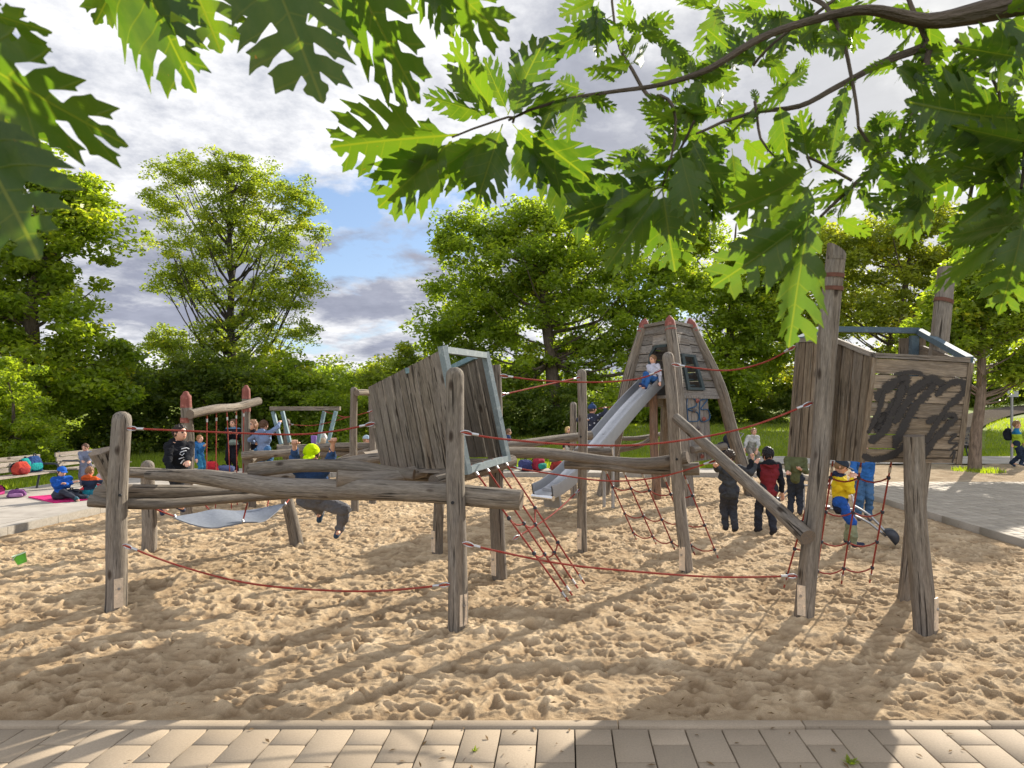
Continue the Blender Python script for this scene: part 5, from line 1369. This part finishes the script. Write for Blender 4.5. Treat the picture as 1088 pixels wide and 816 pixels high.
# stroller behind her
st=empty('pushchair',(c.x-.75,d-.3,0),'dark pushchair parked on the grass left of the bending woman','pushchair')
m=MB(); cx=c.x-.75
for k in (-1,1):
    tube(m,[(cx-.35,d+.22*k-.3,.12),(cx,d+.22*k-.3,.45),(cx+.42,d+.22*k-.3,.95)],.014,6,.2); tube(m,[(cx+.32,d+.22*k-.3,.12),(cx-.05,d+.22*k-.3,.55)],.014,6,.2)
tube(m,[(cx+.42,d-.52,.95),(cx+.42,d-.08,.95)],.016,6,.2); m.build('frame',metal(.3,.4),st)
m=MB(); ellm(m,(cx-.02,d-.3,.52),(.33,.2,.20),squash=.8); m.build('seat',cloth(.02,.022,.03),st); m=MB(); ellm(m,(cx+.12,d-.3,.78),(.26,.21,.19)); m.build('canopy',cloth(.03,.03,.04),st)
for x_ in (-.35,.32):
    for k in (-1,1):
        m=MB(); a=[(cx+x_+.11*math.cos(t_),d-.3+.24*k,.12+.11*math.sin(t_)) for t_ in np.linspace(0,2*math.pi,15)]; tube(m,a,.018,6,.05,cap='none'); m.build('wheel',plain(.02,.02,.02),st)
# child on the slide
sd=13.1
sp=W(694,404,sd)
person('small child in a pale shirt sitting at the top of the metal slide',sp,1.02,R(-48),
   hands=(U(702,412,12.95),U(688,404,13.2)),feet=(U(686,411,12.8),U(683,409,12.9)),top=(.46,.46,.52),pants=(.03,.10,.27),hair=(.20,.11,.05),h=.009,grip=(1,1),knee_hint=V(-.2,-.3,1),shoes=(.02,.03,.1),headpitch=.2)
# climber in patterned jacket
d=13.5
dots=NT('dotted_cloth'); vo=dots.n('TexVoronoi',i_Vector=dots.pos(),i_Scale=16.0); DOT=dots.bsdf(dots.mix(dots.ramp(vo.outputs[0],[(.22,1),(.30,0)]),(.025,.03,.05),(.42,.45,.5)),.9)
person('child in a dark white-dotted jacket standing on the logs left of the slide',V(W(629,HZ,d).x,d,1.26),1.16,R(150),
   hands=(U(621,446,d-.1),U(643,434,13.6)),feet=(V(W(626,HZ,d).x,d,.76),V(W(632,HZ,d).x,d,.76)),top=(0,0,0),pattern=DOT,pants=(.02,.025,.04),cap=((.03,.06,.14),'beanie'),headyaw=R(-40),grip=(0,1),h=.009,jacket_len=.03)
d=20
person('child in dark blue standing far back between the cabin post and the round-topped post',stand(540,d,1.15),1.15,R(100),top=(.03,.05,.11),pants=(.03,.03,.05),hair=(.12,.06,.03),h=.011,jacket_len=.03)
d=20.5
person('far off blond child in a dark top standing left of the round-topped post',stand(603,d,1.2),1.2,R(40),top=(.02,.02,.025),pants=(.42,.38,.33),hair=(.5,.34,.13),hairlen=.10,h=.011,hands=(U(609,461,d),None))
# hanging child
d=6.50
hL=W(356,458,6.50); hRr=W(312,461.7,6.42); c=W(331,531,6.74)
hk=person('child in a neon yellow cap hanging from the red rope by both arms',c,1.16,R(6),
   hands=(hL+V(0,0,-.055),hRr+V(0,0,-.055)),feet=(W(361,562,6.95),W(347,548,7.45)),lean=(.05,.02),headpitch=.42,top=(.035,.075,.17),pants=(.13,.13,.14),hair=(.05,.03,.02),
   cap=((.50,.72,.0),'peak'),h=.0068,grip=(1,1),sleeve=.62,uptop=.07,shoes=(.02,.05,.09),knee_hint=V(1,-.35,.75),skin=0,elbow_hint=(V(1,0,-.2),V(-1,0,-.2)))
# black hoodie
d=8.75
c=W(189,499,d+.05)
bh=person('dark haired child in a black hoodie with white print sitting on the logs',c,1.22,R(58),
   hands=(W(199,500,d-.3),W(181,503,d-.25)),feet=(W(172,539,d+.05),W(190,541,d+.3)),lean=(.10,0),headyaw=R(12),top=(.012,.013,.016),pants=(.03,.033,.04),hair=(.022,.014,.010),hood=True,h=.0068,skin=0,shoes=(.02,.03,.07))
def chestprint(b,mat,segs,off=.0,r=.006):
    m=MB(); c=b['chest']; 
    for s_ in segs:
        P_=[]
        for (u,v) in s_:
            p=c+b['sf']*(-u)*b['H']+b['ax']*v*b['H']; dirf=b['ff']; rr=.105*b['H']*math.sqrt(max(.2,1-(u/.14)**2*.7)); P_.append(p+dirf*(rr+off))
        tube(m,P_,r,6,.02)
    return m.build('chest_print',mat,b['root'])
WP=plain(.62,.64,.66,.7)
chestprint(bh,WP,[[(-.05,.05),(-.02,.065),(.03,.055)],[(-.055,.02),(-.01,.035),(.04,.02)],[(-.05,-.02),(-.04,.01),(-.02,-.02),(0,.01),(.02,-.015),(.045,.005)],[(-.04,-.05),(0,-.035),(.05,-.05)],[(-.05,-.08),(.0,-.06),(.03,-.10)]],-.003)
# back left group
d=16.9
person('child in a blue hooded jacket and jeans standing in profile behind the hanging ropes',stand(212,d,1.10),1.10,R(80),hands=(U(217,474,d-.1),None),top=(.02,.10,.25),pants=(.03,.15,.27),hair=(.28,.13,.05),hood=True,jacket_len=.07,h=.010,shoes=(.5,.1,.1))
d=18.3
person('woman all in black with a grey waist bag standing behind the hanging ropes',stand(248,d,1.52),1.52,R(-5),hands=(U(252,461,d-.25),U(244,461,d-.25)),top=(.012,.013,.018),collar=((.10,.18,.28),.287),pants=(.012,.012,.015),hair=(.10,.055,.03),hairlen=.0,age='adult',h=.011,jacket_len=.02)
backpack(W(248,473,18.1),(.24,.12,.15),(.20,.24,.20),'grey green waist bag worn by the woman in black',0,'bag')
d=14.2
person('long haired woman in a black top sitting beside the child in denim',W(269,481,d),1.52,R(-20),hands=(U(277,478,d-.3),U(263,478,d-.3)),feet=(U(272,505,d-.55),U(265,505,d-.55)),top=(.012,.012,.014),pants=(.05,.15,.28),hair=(.28,.15,.08),hairlen=.16,age='adult',h=.010)
d=12.6
dn=person('child in a pale denim jacket seen from behind, reaching to the blue leg',W(280,478,d),1.16,R(165),hands=(U(270,470,d+.2),U(297,449,d+.2)),feet=(U(276,497,d+.1),U(284,498,d+.1)),top=(.17,.23,.36),pants=(.05,.13,.26),hair=(.10,.05,.025),h=.009,hood=True,grip=(0,1),knee_hint=V(0,1,.6),shoes=(.05,.25,.5))
d=13.6
person('child in a pale blue cap half hidden by logs left of the tilted cabin',W(389,489,d),1.05,R(60),feet=(U(392,509,d-.3),U(386,509,d-.3)),top=(.15,.2,.3),pants=(.05,.05,.08),hair=(.3,.18,.08),cap=((.38,.47,.55),'peak'),h=.010)
# picnic group on the left path
g=G(64,533)
b1=person('child in a blue sweatshirt and blue cap sitting on the pink mat',g+V(0,0,.13),1.12,R(58),hands=(G(64,533)+V(.22,-.18,.35),G(64,533)+V(.25,-.02,.36)),feet=(g+V(.38,-.12,.07),g+V(.42,.10,.07)),lean=(.16,0),headpitch=.25,
   top=(.015,.085,.36),pants=(.04,.045,.06),hair=(.05,.03,.02),h=.0085,knee_hint=V(.2,-.8,.5),shoes=(.03,.1,.14),headyaw=0,cap=((.02,.10,.40),'peak'))
g=G(95,531)
person('seated child in a dark jacket with orange collar, back to the camera',g+V(0,0,.13),1.05,R(170),hands=(g+V(-.1,.3,.3),g+V(.2,.25,.3)),feet=(g+V(-.12,.42,.07),g+V(.16,.42,.07)),top=(.02,.03,.055),collar=((.50,.09,.02),.235),bottomband=((.02,.22,.27),.06),pants=(.02,.15,.2),hair=(.20,.10,.045),h=.0085,hood=True,knee_hint=V(0,.4,1))
g=G(108,524)
person('toddler in a pale pink bobble hat sitting beside the orange-collared child',g+V(0,0,.12),.90,R(-30),feet=(g+V(-.10,-.34,.06),g+V(-.28,-.26,.06)),top=(.42,.34,.34),pants=(.5,.04,.05),hair=(.3,.2,.1),cap=((.56,.36,.36),'beanie'),h=.0085,knee_hint=V(-.3,-.4,1))
d=14.9
person('child in a grey dress coat standing by the second bench, looking down at her hands',stand(91,d,1.0),1.0,R(8),hands=(U(95,491,d-.25),U(88,491,d-.25)),top=(.17,.19,.25),dress=True,pants=(.12,.12,.16),hair=(.10,.05,.03),headpitch=.35,h=.0095,shoes=(.1,.06,.05))
# sweatshirt prints
# ------------------------------------------------------------------ oak boughs hanging into the top of the picture
from mathutils.geometry import delaunay_2d_cdt
def leaf_outline(rg):
    """flat lobed leaf: midrib along x from 0 to 1, lobes point outward and forward"""
    nl=rg.choice([5,5,6]); sh=rg.uniform(.38,.62); side=[]
    for sg in (1,-1):
        P=[(.0,.011),(.10,.010)]; j=rg.uniform(-.012,.012); sp=.80/nl
        for i in range(nl):
            t=(i+.5)/nl; s=.13+.80*t+j
            e=(.10+.27*math.sin(math.pi*min(1,t**.85*.93+.03))**.9)*rg.uniform(.88,1.1)*(1 if i else .75)
            hw=sp*.5*rg.uniform(.84,.96); c0=(s-sh*.10,.30*e); c1=(s+sh*e,e); d=(c1[0]-c0[0],c1[1]-c0[1]); L=math.hypot(*d); d=(d[0]/L,d[1]/L); p=(d[1],-d[0])
            def q(a,b,c0=c0,L=L,d=d,p=p,hw=hw): return (c0[0]+d[0]*L*a+p[0]*hw*b, max(.012,c0[1]+d[1]*L*a+p[1]*hw*b))
            sinus=(s-sp*.5+.25*sh*e*.4, max(.02,e*rg.uniform(.26,.40)))
            P.append(sinus)
            r=rg.random()
            P+=[q(.35,-.74),q(.58,-.80),q(.80,-1.12*(.75+.3*r)),q(.80,-.58),q(.95,-.34),q(1.16,.02),q(.95,.30),q(.82,.52),q(.80,1.05*(.7+.35*rg.random())),q(.55,.72),q(.25,.70)]
        P+=[(.915,.05),(.95,.085),(.975,.075),(.985,.045),(1.01,.03)]
        side.append([(x,sg*y) for x,y in P])
    loop=side[0]+[(1.025,0)]+side[1][::-1]
    # round the corners off
    out=[]; n=len(loop)
    for k in range(n):
        a,b=loop[k],loop[(k+1)%n]
        out.append((a[0]*.90+b[0]*.10,a[1]*.90+b[1]*.10)); out.append((a[0]*.10+b[0]*.90,a[1]*.10+b[1]*.90))
    inner=[(x/18,0.0) for x in range(1,18)]+[(.16+.8*x/11+yy*.5,sg*yy) for x in range(11) for sg in (1,-1) for yy in (.05,)]
    co=[Vector(p) for p in out+inner]; m=len(out)
    v,e_,f,_,_,_=delaunay_2d_cdt(co,[(k,(k+1)%m) for k in range(m)],[],1,1e-5)
    v=np.array([list(p) for p in v]); f=np.array([t if len(t)==3 else t[:3] for t in f])
    lp=(v[:,0]-sh*np.abs(v[:,1])-.13)/.80*nl-.5
    return v,f,lp
_rs=random.Random(991); SHAPES=[leaf_outline(_rs) for _ in range(12)]
def oakleaf(base,tip,width,nrm,seed,curl=.26,fold=.34,store=None):
    """one lobed leaf from base to tip (world), width = full width in metres"""
    rg=random.Random(seed); b=np.array(base,float); t=Vector(tip); ax=t-Vector(base); Ln=ax.length; ax.normalize()
    n=Vector(nrm); n=(n-ax*n.dot(ax)).normalized(); sd=n.cross(ax); ax,n,sd=[np.array(q) for q in (ax,n,sd)]
    v,f,lp=SHAPES[seed%12]; rv=rg.random(); bend=rg.uniform(-.5,1.0)*curl; tw=rg.uniform(-1.0,1.0); ph=rg.uniform(0,6)
    x=v[:,0]; y=v[:,1]*(width/Ln)/.66*(1 if rg.random()<.5 else -1)
    z=-bend*x**2+fold*np.abs(y)*.8-1.3*fold*y**2+.022*np.sin(x*10+ph)*np.minimum(1,np.abs(y)*8)+tw*y*x+.02*np.sin(y*22+ph)
    p=b+Ln*(np.outer(x,ax)+np.outer(y,sd)+np.outer(z,n))
    store.append((p,f,np.c_[x,v[:,1]/.37,np.full(len(x),rv)],lp))
class Bough:
    def __init__(s,name,loc,label): s.root=empty(name,loc,label,'oak branch'); s.st=[]; s.tw=MB(); s.any=False
    def twig(s,pts,r):
        tube(s.tw,pts,r,9,.02,cap='none',wob=.10,seed=len(pts)*7+s.tw.n); s.any=True
    def leaf(s,base,tip,width,nrm,seed,**k): oakleaf(base,tip,width,nrm,seed,store=s.st,**k)
    def done(s,limb=None):
        V_=[];Q=[];U_=[];LP=[];n=0
        for v,f,l,lp in s.st: V_.append(v);Q.append(f+n);U_.append(l);LP.append(lp);n+=len(v)
        bigmesh('leaves',np.concatenate(V_),np.concatenate(Q),oakleafm(),s.root,attrs=[('lu','FLOAT_VECTOR',np.concatenate(U_)),('lp','FLOAT',np.concatenate(LP))])
        if s.any: s.tw.build('twigs',bark(.13,.10,.075),s.root)
rl=random.Random(77)
def pleaf(B,b,t,d,w=.62,dd=0.0,seed=None,n=None,**k):
    """leaf given by its stalk and tip as seen in the photograph"""
    a=W(b[0],b[1],d); c=W(t[0],t[1],d+dd); Ln=(c-a).length; w*=.88
    nn=n or (V(rl.uniform(-.25,.25),-.75+rl.uniform(-.35,.35),-.65+rl.uniform(-.3,.3)))
    B.leaf(a,c,Ln*w,nn,seed if seed is not None else rl.randrange(9999),**k)
BG=Bough('oak_branch',W(1000,45,1.25),'oak bough with many lobed leaves reaching in from the top right corner')
def tw(pts,r): BG.twig([W(*p) for p in pts],[q*(.78 if q<.02 else .9) for q in r])
tw([(1180,-15,1.12),(1100,8,1.18),(1040,30,1.22),(985,45,1.25),(920,40,1.25),(860,52,1.25),(800,68,1.24),(745,93,1.22),(695,103,1.2),(640,105,1.18),(600,108,1.16),(560,118,1.15),(540,128,1.15)],[.030,.026,.021,.0165,.0115,.0095,.0085,.0075,.0055,.0045,.0038,.0032,.0025])
tw([(985,48,1.25),(930,52,1.23),(880,66,1.2),(840,88,1.18),(800,100,1.17),(765,122,1.16),(740,142,1.15)],[.010,.008,.0065,.0055,.0045,.0035,.0025])
tw([(986,52,1.25),(960,110,1.2),(930,160,1.15),(905,192,1.12),(872,230,1.1)],[.008,.0062,.0055,.0045,.003])
tw([(988,52,1.25),(1002,95,1.25),(1025,140,1.25),(1042,178,1.24)],[.009,.0072,.006,.005])
tw([(1015,42,1.22),(1030,75,1.2),(1048,105,1.2),(1060,135,1.2)],[.005,.004,.0035,.002])
tw([(840,-10,1.3),(868,14,1.28),(882,40,1.25),(898,90,1.2),(912,135,1.18)],[.006,.0055,.005,.004,.003])
tw([(868,14,1.28),(835,32,1.3),(800,70,1.24)],[.004,.0035,.003]); tw([(868,14,1.28),(885,0,1.3),(900,-15,1.3)],[.004,.0035,.003])
tw([(694,104,1.2),(690,60,1.22),(676,38,1.26),(660,15,1.3),(650,-12,1.3)],[.0045,.004,.0035,.003,.003])
tw([(694,104,1.2),(697,140,1.18),(701,170,1.16),(704,198,1.15)],[.004,.0035,.003,.0025])
tw([(802,108,1.17),(808,140,1.15),(825,168,1.13)],[.0035,.003,.002]); tw([(738,128,1.16),(715,150,1.16),(690,180,1.15),(668,196,1.13)],[.003,.003,.0025,.002])
tw([(905,192,1.12),(880,180,1.1),(862,178,1.1)],[.0035,.003,.002]); tw([(912,135,1.18),(935,160,1.16),(965,175,1.15),(990,195,1.14)],[.0035,.003,.0025,.002])
tw([(545,130,1.15),(515,140,1.12),(480,146,1.1)],[.0028,.0024,.002]); tw([(985,45,1.25),(975,20,1.28),(965,-12,1.3)],[.006,.005,.004])
tw([(1042,178,1.24),(1060,215,1.22),(1075,250,1.2)],[.005,.004,.0025]); tw([(1100,20,1.18),(1085,80,1.15),(1080,140,1.12),(1085,200,1.1)],[.006,.005,.004,.003])
# left spray, leaf by leaf
for b,t,w,d in [((488,144),(356,152),.72,1.10),((480,150),(404,220),.66,1.12),((528,124),(478,46),.56,1.16),((522,124),(450,102),.50,1.2),((540,122),(576,42),.52,1.18),((552,124),(602,98),.5,1.16),
    ((534,132),(506,214),.60,1.10),((528,140),(432,204),.50,1.18),((545,132),(596,190),.55,1.2),((556,136),(650,205),.62,1.17),((524,138),(470,196),.6,1.2),((560,148),(630,228),.5,1.22),((540,120),(512,60),.45,1.24),((548,142),(575,200),.6,1.22),((545,126),(560,82),.6,1.12),((534,128),(488,92),.55,1.12)]:
    pleaf(BG,b,t,d,w)
for b,t,w,d in [((650,16),(580,62),.42,1.28),((668,26),(625,40),.5,1.28),((676,38),(660,0),.5,1.3),((672,30),(718,22),.5,1.28),((705,198),(600,228),.66,1.12),((704,200),(640,286),.55,1.05),((704,200),(716,288),.62,1.1),((703,196),(760,230),.6,1.15),((704,190),(660,168),.6,1.14),((706,205),(690,260),.5,1.16),((700,196),(628,250),.4,1.02),
    ((722,160),(742,238),.62,1.05),((735,150),(770,222),.55,1.1),((745,142),(712,200),.5,1.14),((740,142),(690,150),.5,1.2),((742,138),(775,165),.5,1.18),((745,135),(735,95),.5,1.2),
    ((828,110),(838,170),.6,1.1),((862,178),(812,205),.6,1.08),((862,180),(782,232),.66,1.05),((866,190),(800,276),.62,1.02),((862,226),(838,366),.40,.98),((862,230),(768,306),.50,.98),((866,182),(905,170),.5,1.12),((862,200),(838,282),.62,1.05),((858,170),(850,118),.5,1.1),((880,178),(893,125),.42,1.12),
    ((912,138),(902,165),.5,1.18),((935,162),(960,230),.52,1.15),((914,136),(955,125),.5,1.16),((962,175),(985,208),.6,1.14),((990,196),(955,170),.5,1.14),((990,195),(930,172),.4,1.14),
    ((800,78),(778,20),.52,1.25),((795,70),(752,30),.5,1.26),((770,84),(756,45),.5,1.25),((755,90),(722,60),.5,1.25),((800,70),(838,60),.5,1.25),((812,66),(800,10),.5,1.28),((770,118),(800,136),.5,1.18),((830,92),(862,75),.5,1.16)]:
    pleaf(BG,b,t,d,w)
# foliage that is seen as dense clusters
CL=[((765,118),1.2,4,50),((735,60),1.3,4,45),((700,40),1.3,3,45),((785,150),1.2,4,50),((765,185),1.15,4,55),((722,130),1.2,4,48),((690,165),1.2,3,48),
    ((985,15),1.3,4,60),((930,5),1.35,4,55),((880,2),1.38,3,50),((1018,58),1.2,4,60),((1045,95),1.2,5,62),((1062,135),1.18,5,70),((1042,178),1.2,6,66),((1078,185),1.12,6,75),((1078,238),1.15,4,65),((1085,60),1.12,5,75),((1028,205),1.2,4,55),((1005,110),1.25,3,50),((1088,120),1.1,5,80),((1060,12),1.2,5,65),((1110,160),1.1,5,90),
    ((640,2),1.3,3,45),((820,10),1.35,4,48),((760,3),1.38,4,48),((845,150),1.15,3,42)]
CL+=[((655,95),1.2,2,34),((620,100),1.18,3,36),((588,108),1.17,3,38),((672,60),1.25,3,38),((700,170),1.15,3,42),((745,90),1.25,3,38),((780,75),1.25,3,38),((815,60),1.26,3,38),((850,85),1.2,2,38),((905,50),1.25,3,40),((900,95),1.2,3,38),((913,140),1.18,3,42),((945,130),1.2,3,42),((935,165),1.15,4,44),((968,178),1.14,4,44),((992,198),1.14,4,46),((905,195),1.12,4,44),((880,225),1.1,3,42),((870,15),1.3,3,42),((838,30),1.3,3,42),((800,105),1.18,3,42),((825,165),1.13,4,44),((712,105),1.2,3,38),((955,65),1.22,3,42),((1020,135),1.24,3,50),((660,195),1.13,3,46),((680,30),1.26,3,38),((715,150),1.16,3,42)]
for (p,d,n,L_) in CL:
    for k in range(n):
        a=rl.uniform(0,2*math.pi); l=L_*rl.uniform(.75,1.25)
        b=(p[0]+rl.uniform(-8,8),p[1]+rl.uniform(-8,8)); dy=math.sin(a)*l
        if dy<0: dy*=.65
        t=(b[0]+math.cos(a)*l,b[1]+dy+L_*.18)
        pleaf(BG,b,t,d+rl.uniform(-.05,.05),rl.uniform(.42,.58),dd=rl.uniform(-.07,.07))
# long drooping silvery-edged leaf seen edge-on at the right
pleaf(BG,(1082,232),(1004,312),1.05,.28,n=V(.8,-.3,.6)); pleaf(BG,(1085,235),(1000,250),1.08,.5); pleaf(BG,(1088,230),(1070,330),1.05,.6)
BG.done()
# bough over the camera, its leaves very near
BL=Bough('oak_branch',W(200,-160,.75),'very near oak leaves hanging in from the top left edge')
BL.twig([V(-1.6,.5,2.75),W(-150,-60,.72),V(-.42,.74,2.72),W(120,-110,.80),W(300,-120,.95),W(450,-90,1.05),W(600,-140,1.2)],[.02,.016,.014,.012,.010,.008,.006])
def nl(b,t,w,d,dd=0,**k): pleaf(BL,b,t,d,w*.84,dd,**k)
nl((-115,5),(107,150),.50,.66,seed=12,n=V(.1,-.85,-.45)); nl((-60,95),(52,276),.72,.62,seed=31,n=V(.2,-.9,-.3)); nl((-110,-20),(30,36),.62,.7,seed=5); nl((-90,40),(14,160),.5,.74,seed=8)
nl((120,-95),(188,82),.66,.82,seed=14,n=V(.05,-.9,-.4)); nl((175,-80),(242,58),.56,.86,seed=22,n=V(-.1,-.9,-.4)); nl((150,-70),(100,22),.6,.85,seed=3)
nl((262,-95),(344,108),.60,.86,seed=41,n=V(.1,-.9,-.35)); nl((348,-85),(432,94),.56,.92,seed=17,n=V(0,-.9,-.4)); nl((320,-80),(376,42),.5,.95,seed=9)
nl((420,-75),(527,38),.55,.98,seed=6,n=V(.1,-.7,-.7)); nl((440,-80),(470,30),.6,1.0,seed=19); nl((480,-60),(500,28),.5,1.05,seed=27)
for a,b in (((-115,5,.66),(-150,-60,.72)),((-60,95,.62),(-150,-60,.72)),((-110,-20,.7),(-150,-60,.72)),((120,-95,.82),(120,-110,.8)),((262,-95,.86),(300,-120,.95)),((348,-85,.92),(300,-120,.95)),((420,-75,.98),(450,-90,1.05))):
    BL.twig([W(*a),W(*b)],.003)
BL.done()

# ------------------------------------------------------------------ light, sky, camera
SAZ,SEL=R(36.7),R(27.0)
sd_=Vector((math.sin(SAZ)*math.cos(SEL),math.cos(SAZ)*math.cos(SEL),math.sin(SEL)))
sl=bpy.data.lights.new('sun','SUN'); sl.energy=5.0; sl.angle=R(.53); sl.color=(1,.915,.79)
so=bpy.data.objects.new('sun',sl); COL.objects.link(so); so.rotation_euler=sd_.to_track_quat('Z','Y').to_euler(); so.location=(30,40,30)
w=bpy.data.worlds.new('World'); scene.world=w; w.use_nodes=True; nt=w.node_tree; nt.nodes.clear()
def wn(t,**k):
    n=nt.nodes.new('ShaderNode'+t)
    for a,b in k.items(): setattr(n,a,b)
    return n
lk=nt.links.new
out=wn('OutputWorld'); bg=wn('Background'); lk(bg.outputs[0],out.inputs[0]); bg.inputs[1].default_value=.13
sky=wn('TexSky',sky_type='NISHITA',sun_disc=False); sky.sun_elevation=SEL; sky.sun_rotation=SAZ; sky.air_density=1.0; sky.dust_density=.6; sky.ozone_density=1.5
tc=wn('TexCoord'); sep=wn('SeparateXYZ'); lk(tc.outputs['Generated'],sep.inputs[0])
def wm(op,a,b=0,c=0):
    n=wn('Math',operation=op)
    for i,x in enumerate((a,b,c)):
        if hasattr(x,'default_value'): lk(x,n.inputs[i])
        else: n.inputs[i].default_value=x
    return n.outputs[0]
zz=wm('ADD',wm('MAXIMUM',sep.outputs[2],0.0),.22)
cmb=wn('CombineXYZ'); lk(wm('DIVIDE',sep.outputs[0],zz),cmb.inputs[0]); lk(wm('DIVIDE',sep.outputs[1],zz),cmb.inputs[1])
def wnoise(vec,sc,det,ro,loc=(0,0,0),dist=0):
    mp=wn('Mapping'); mp.inputs['Location'].default_value=loc; lk(vec,mp.inputs[0]); n=wn('TexNoise'); lk(mp.outputs[0],n.inputs['Vector']); n.inputs['Scale'].default_value=sc; n.inputs['Detail'].default_value=det; n.inputs['Roughness'].default_value=ro; n.inputs['Distortion'].default_value=dist; return n.outputs[0]
def wr(v,stops):
    r=wn('ValToRGB'); lk(v,r.inputs[0]); el=r.color_ramp.elements
    while len(el)<len(stops): el.new(.5)
    for e,(p,c) in zip(el,stops): e.position=p; e.color=(c,c,c,1) if not hasattr(c,'__len__') else (*c,1)
    return r.outputs[0]
def wmix(f,a,b,mode='MIX'):
    n=wn('Mix',data_type='RGBA',blend_type=mode)
    for i,x in ((0,f),(6,a),(7,b)):
        if hasattr(x,'default_value'): lk(x,n.inputs[i])
        else: n.inputs[i].default_value=x if i==0 else (*x,1)
    return n.outputs[2]
CO=(11.7,5.4,0)
cov=wnoise(cmb.outputs[0],1.15,9,.56,CO,.15)
cov2=wnoise(cmb.outputs[0],3.4,8,.6,(7,2,1))
dens=wm('ADD',cov,wm('MULTIPLY',wm('SUBTRACT',cov2,.5),.22))
mask=wr(dens,[(.375,0),(.44,1)])
thick=wnoise(cmb.outputs[0],1.0,5,.5,(9.3,4.2,2),.3)
th2=wr(wm('ADD',wm('MULTIPLY',thick,.6),wm('MULTIPLY',cov2,.4)),[(.47,0),(.57,1)])
fluff=wnoise(cmb.outputs[0],4.2,9,.66,(2,8,4))
lit=wmix(wr(fluff,[(.40,0),(.58,1)]),(2.8,2.9,3.2),(4.7,4.7,4.75)); sh=wmix(wr(fluff,[(.3,0),(.7,1)]),(1.25,1.35,1.75),(2.0,2.1,2.55))
# clouds nearer the sun shine brighter
dotn=wn('VectorMath',operation='DOT_PRODUCT'); lk(tc.outputs['Generated'],dotn.inputs[0]); dotn.inputs[1].default_value=sd_
glow=wm('POWER',wm('MAXIMUM',dotn.outputs['Value'],0.0),9.0)
cl=wmix(th2,lit,sh); cl=wmix(wm('MULTIPLY',glow,.6),cl,(4.6,4.55,4.3))
bk=wm('MULTIPLY_ADD',wm('MAXIMUM',wm('MULTIPLY',sep.outputs[1],-1.0),0.0),1.6,1.0)  # added fill light: clouds behind the camera boosted to lift the shadows
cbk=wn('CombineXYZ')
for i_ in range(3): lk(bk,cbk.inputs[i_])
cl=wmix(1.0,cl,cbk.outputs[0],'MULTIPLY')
lp=sky.outputs[0]
skyc=wmix(.6,lp,(1.0,1.5,2.6))
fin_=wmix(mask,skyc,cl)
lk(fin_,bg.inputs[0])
cam=bpy.data.cameras.new('camera'); co=bpy.data.objects.new('camera',cam); COL.objects.link(co); scene.camera=co
cam.lens=24.0; cam.sensor_width=36; cam.sensor_fit='HORIZONTAL'; cam.shift_x=-(CX-544)/1088; cam.shift_y=(HZ-408)/1088
co.location=(0,0,CAMH); co.rotation_euler=(R(90),0,0); cam.clip_start=.05; cam.clip_end=3000
cam.dof.use_dof=True; cam.dof.focus_distance=5.5; cam.dof.aperture_fstop=11
vs=scene.view_settings; vs.view_transform='Standard'; vs.look='None'; vs.gamma=1; vs.exposure=.88; vs.use_curve_mapping=False
scene.render.engine='CYCLES'; cy=scene.cycles
cy.max_bounces=8; cy.transmission_bounces=5; cy.diffuse_bounces=4; cy.glossy_bounces=3; cy.transparent_max_bounces=6; cy.caustics_reflective=False; cy.caustics_refractive=False; cy.sample_clamp_indirect=6
scene.render.resolution_x=1024; scene.render.resolution_y=768
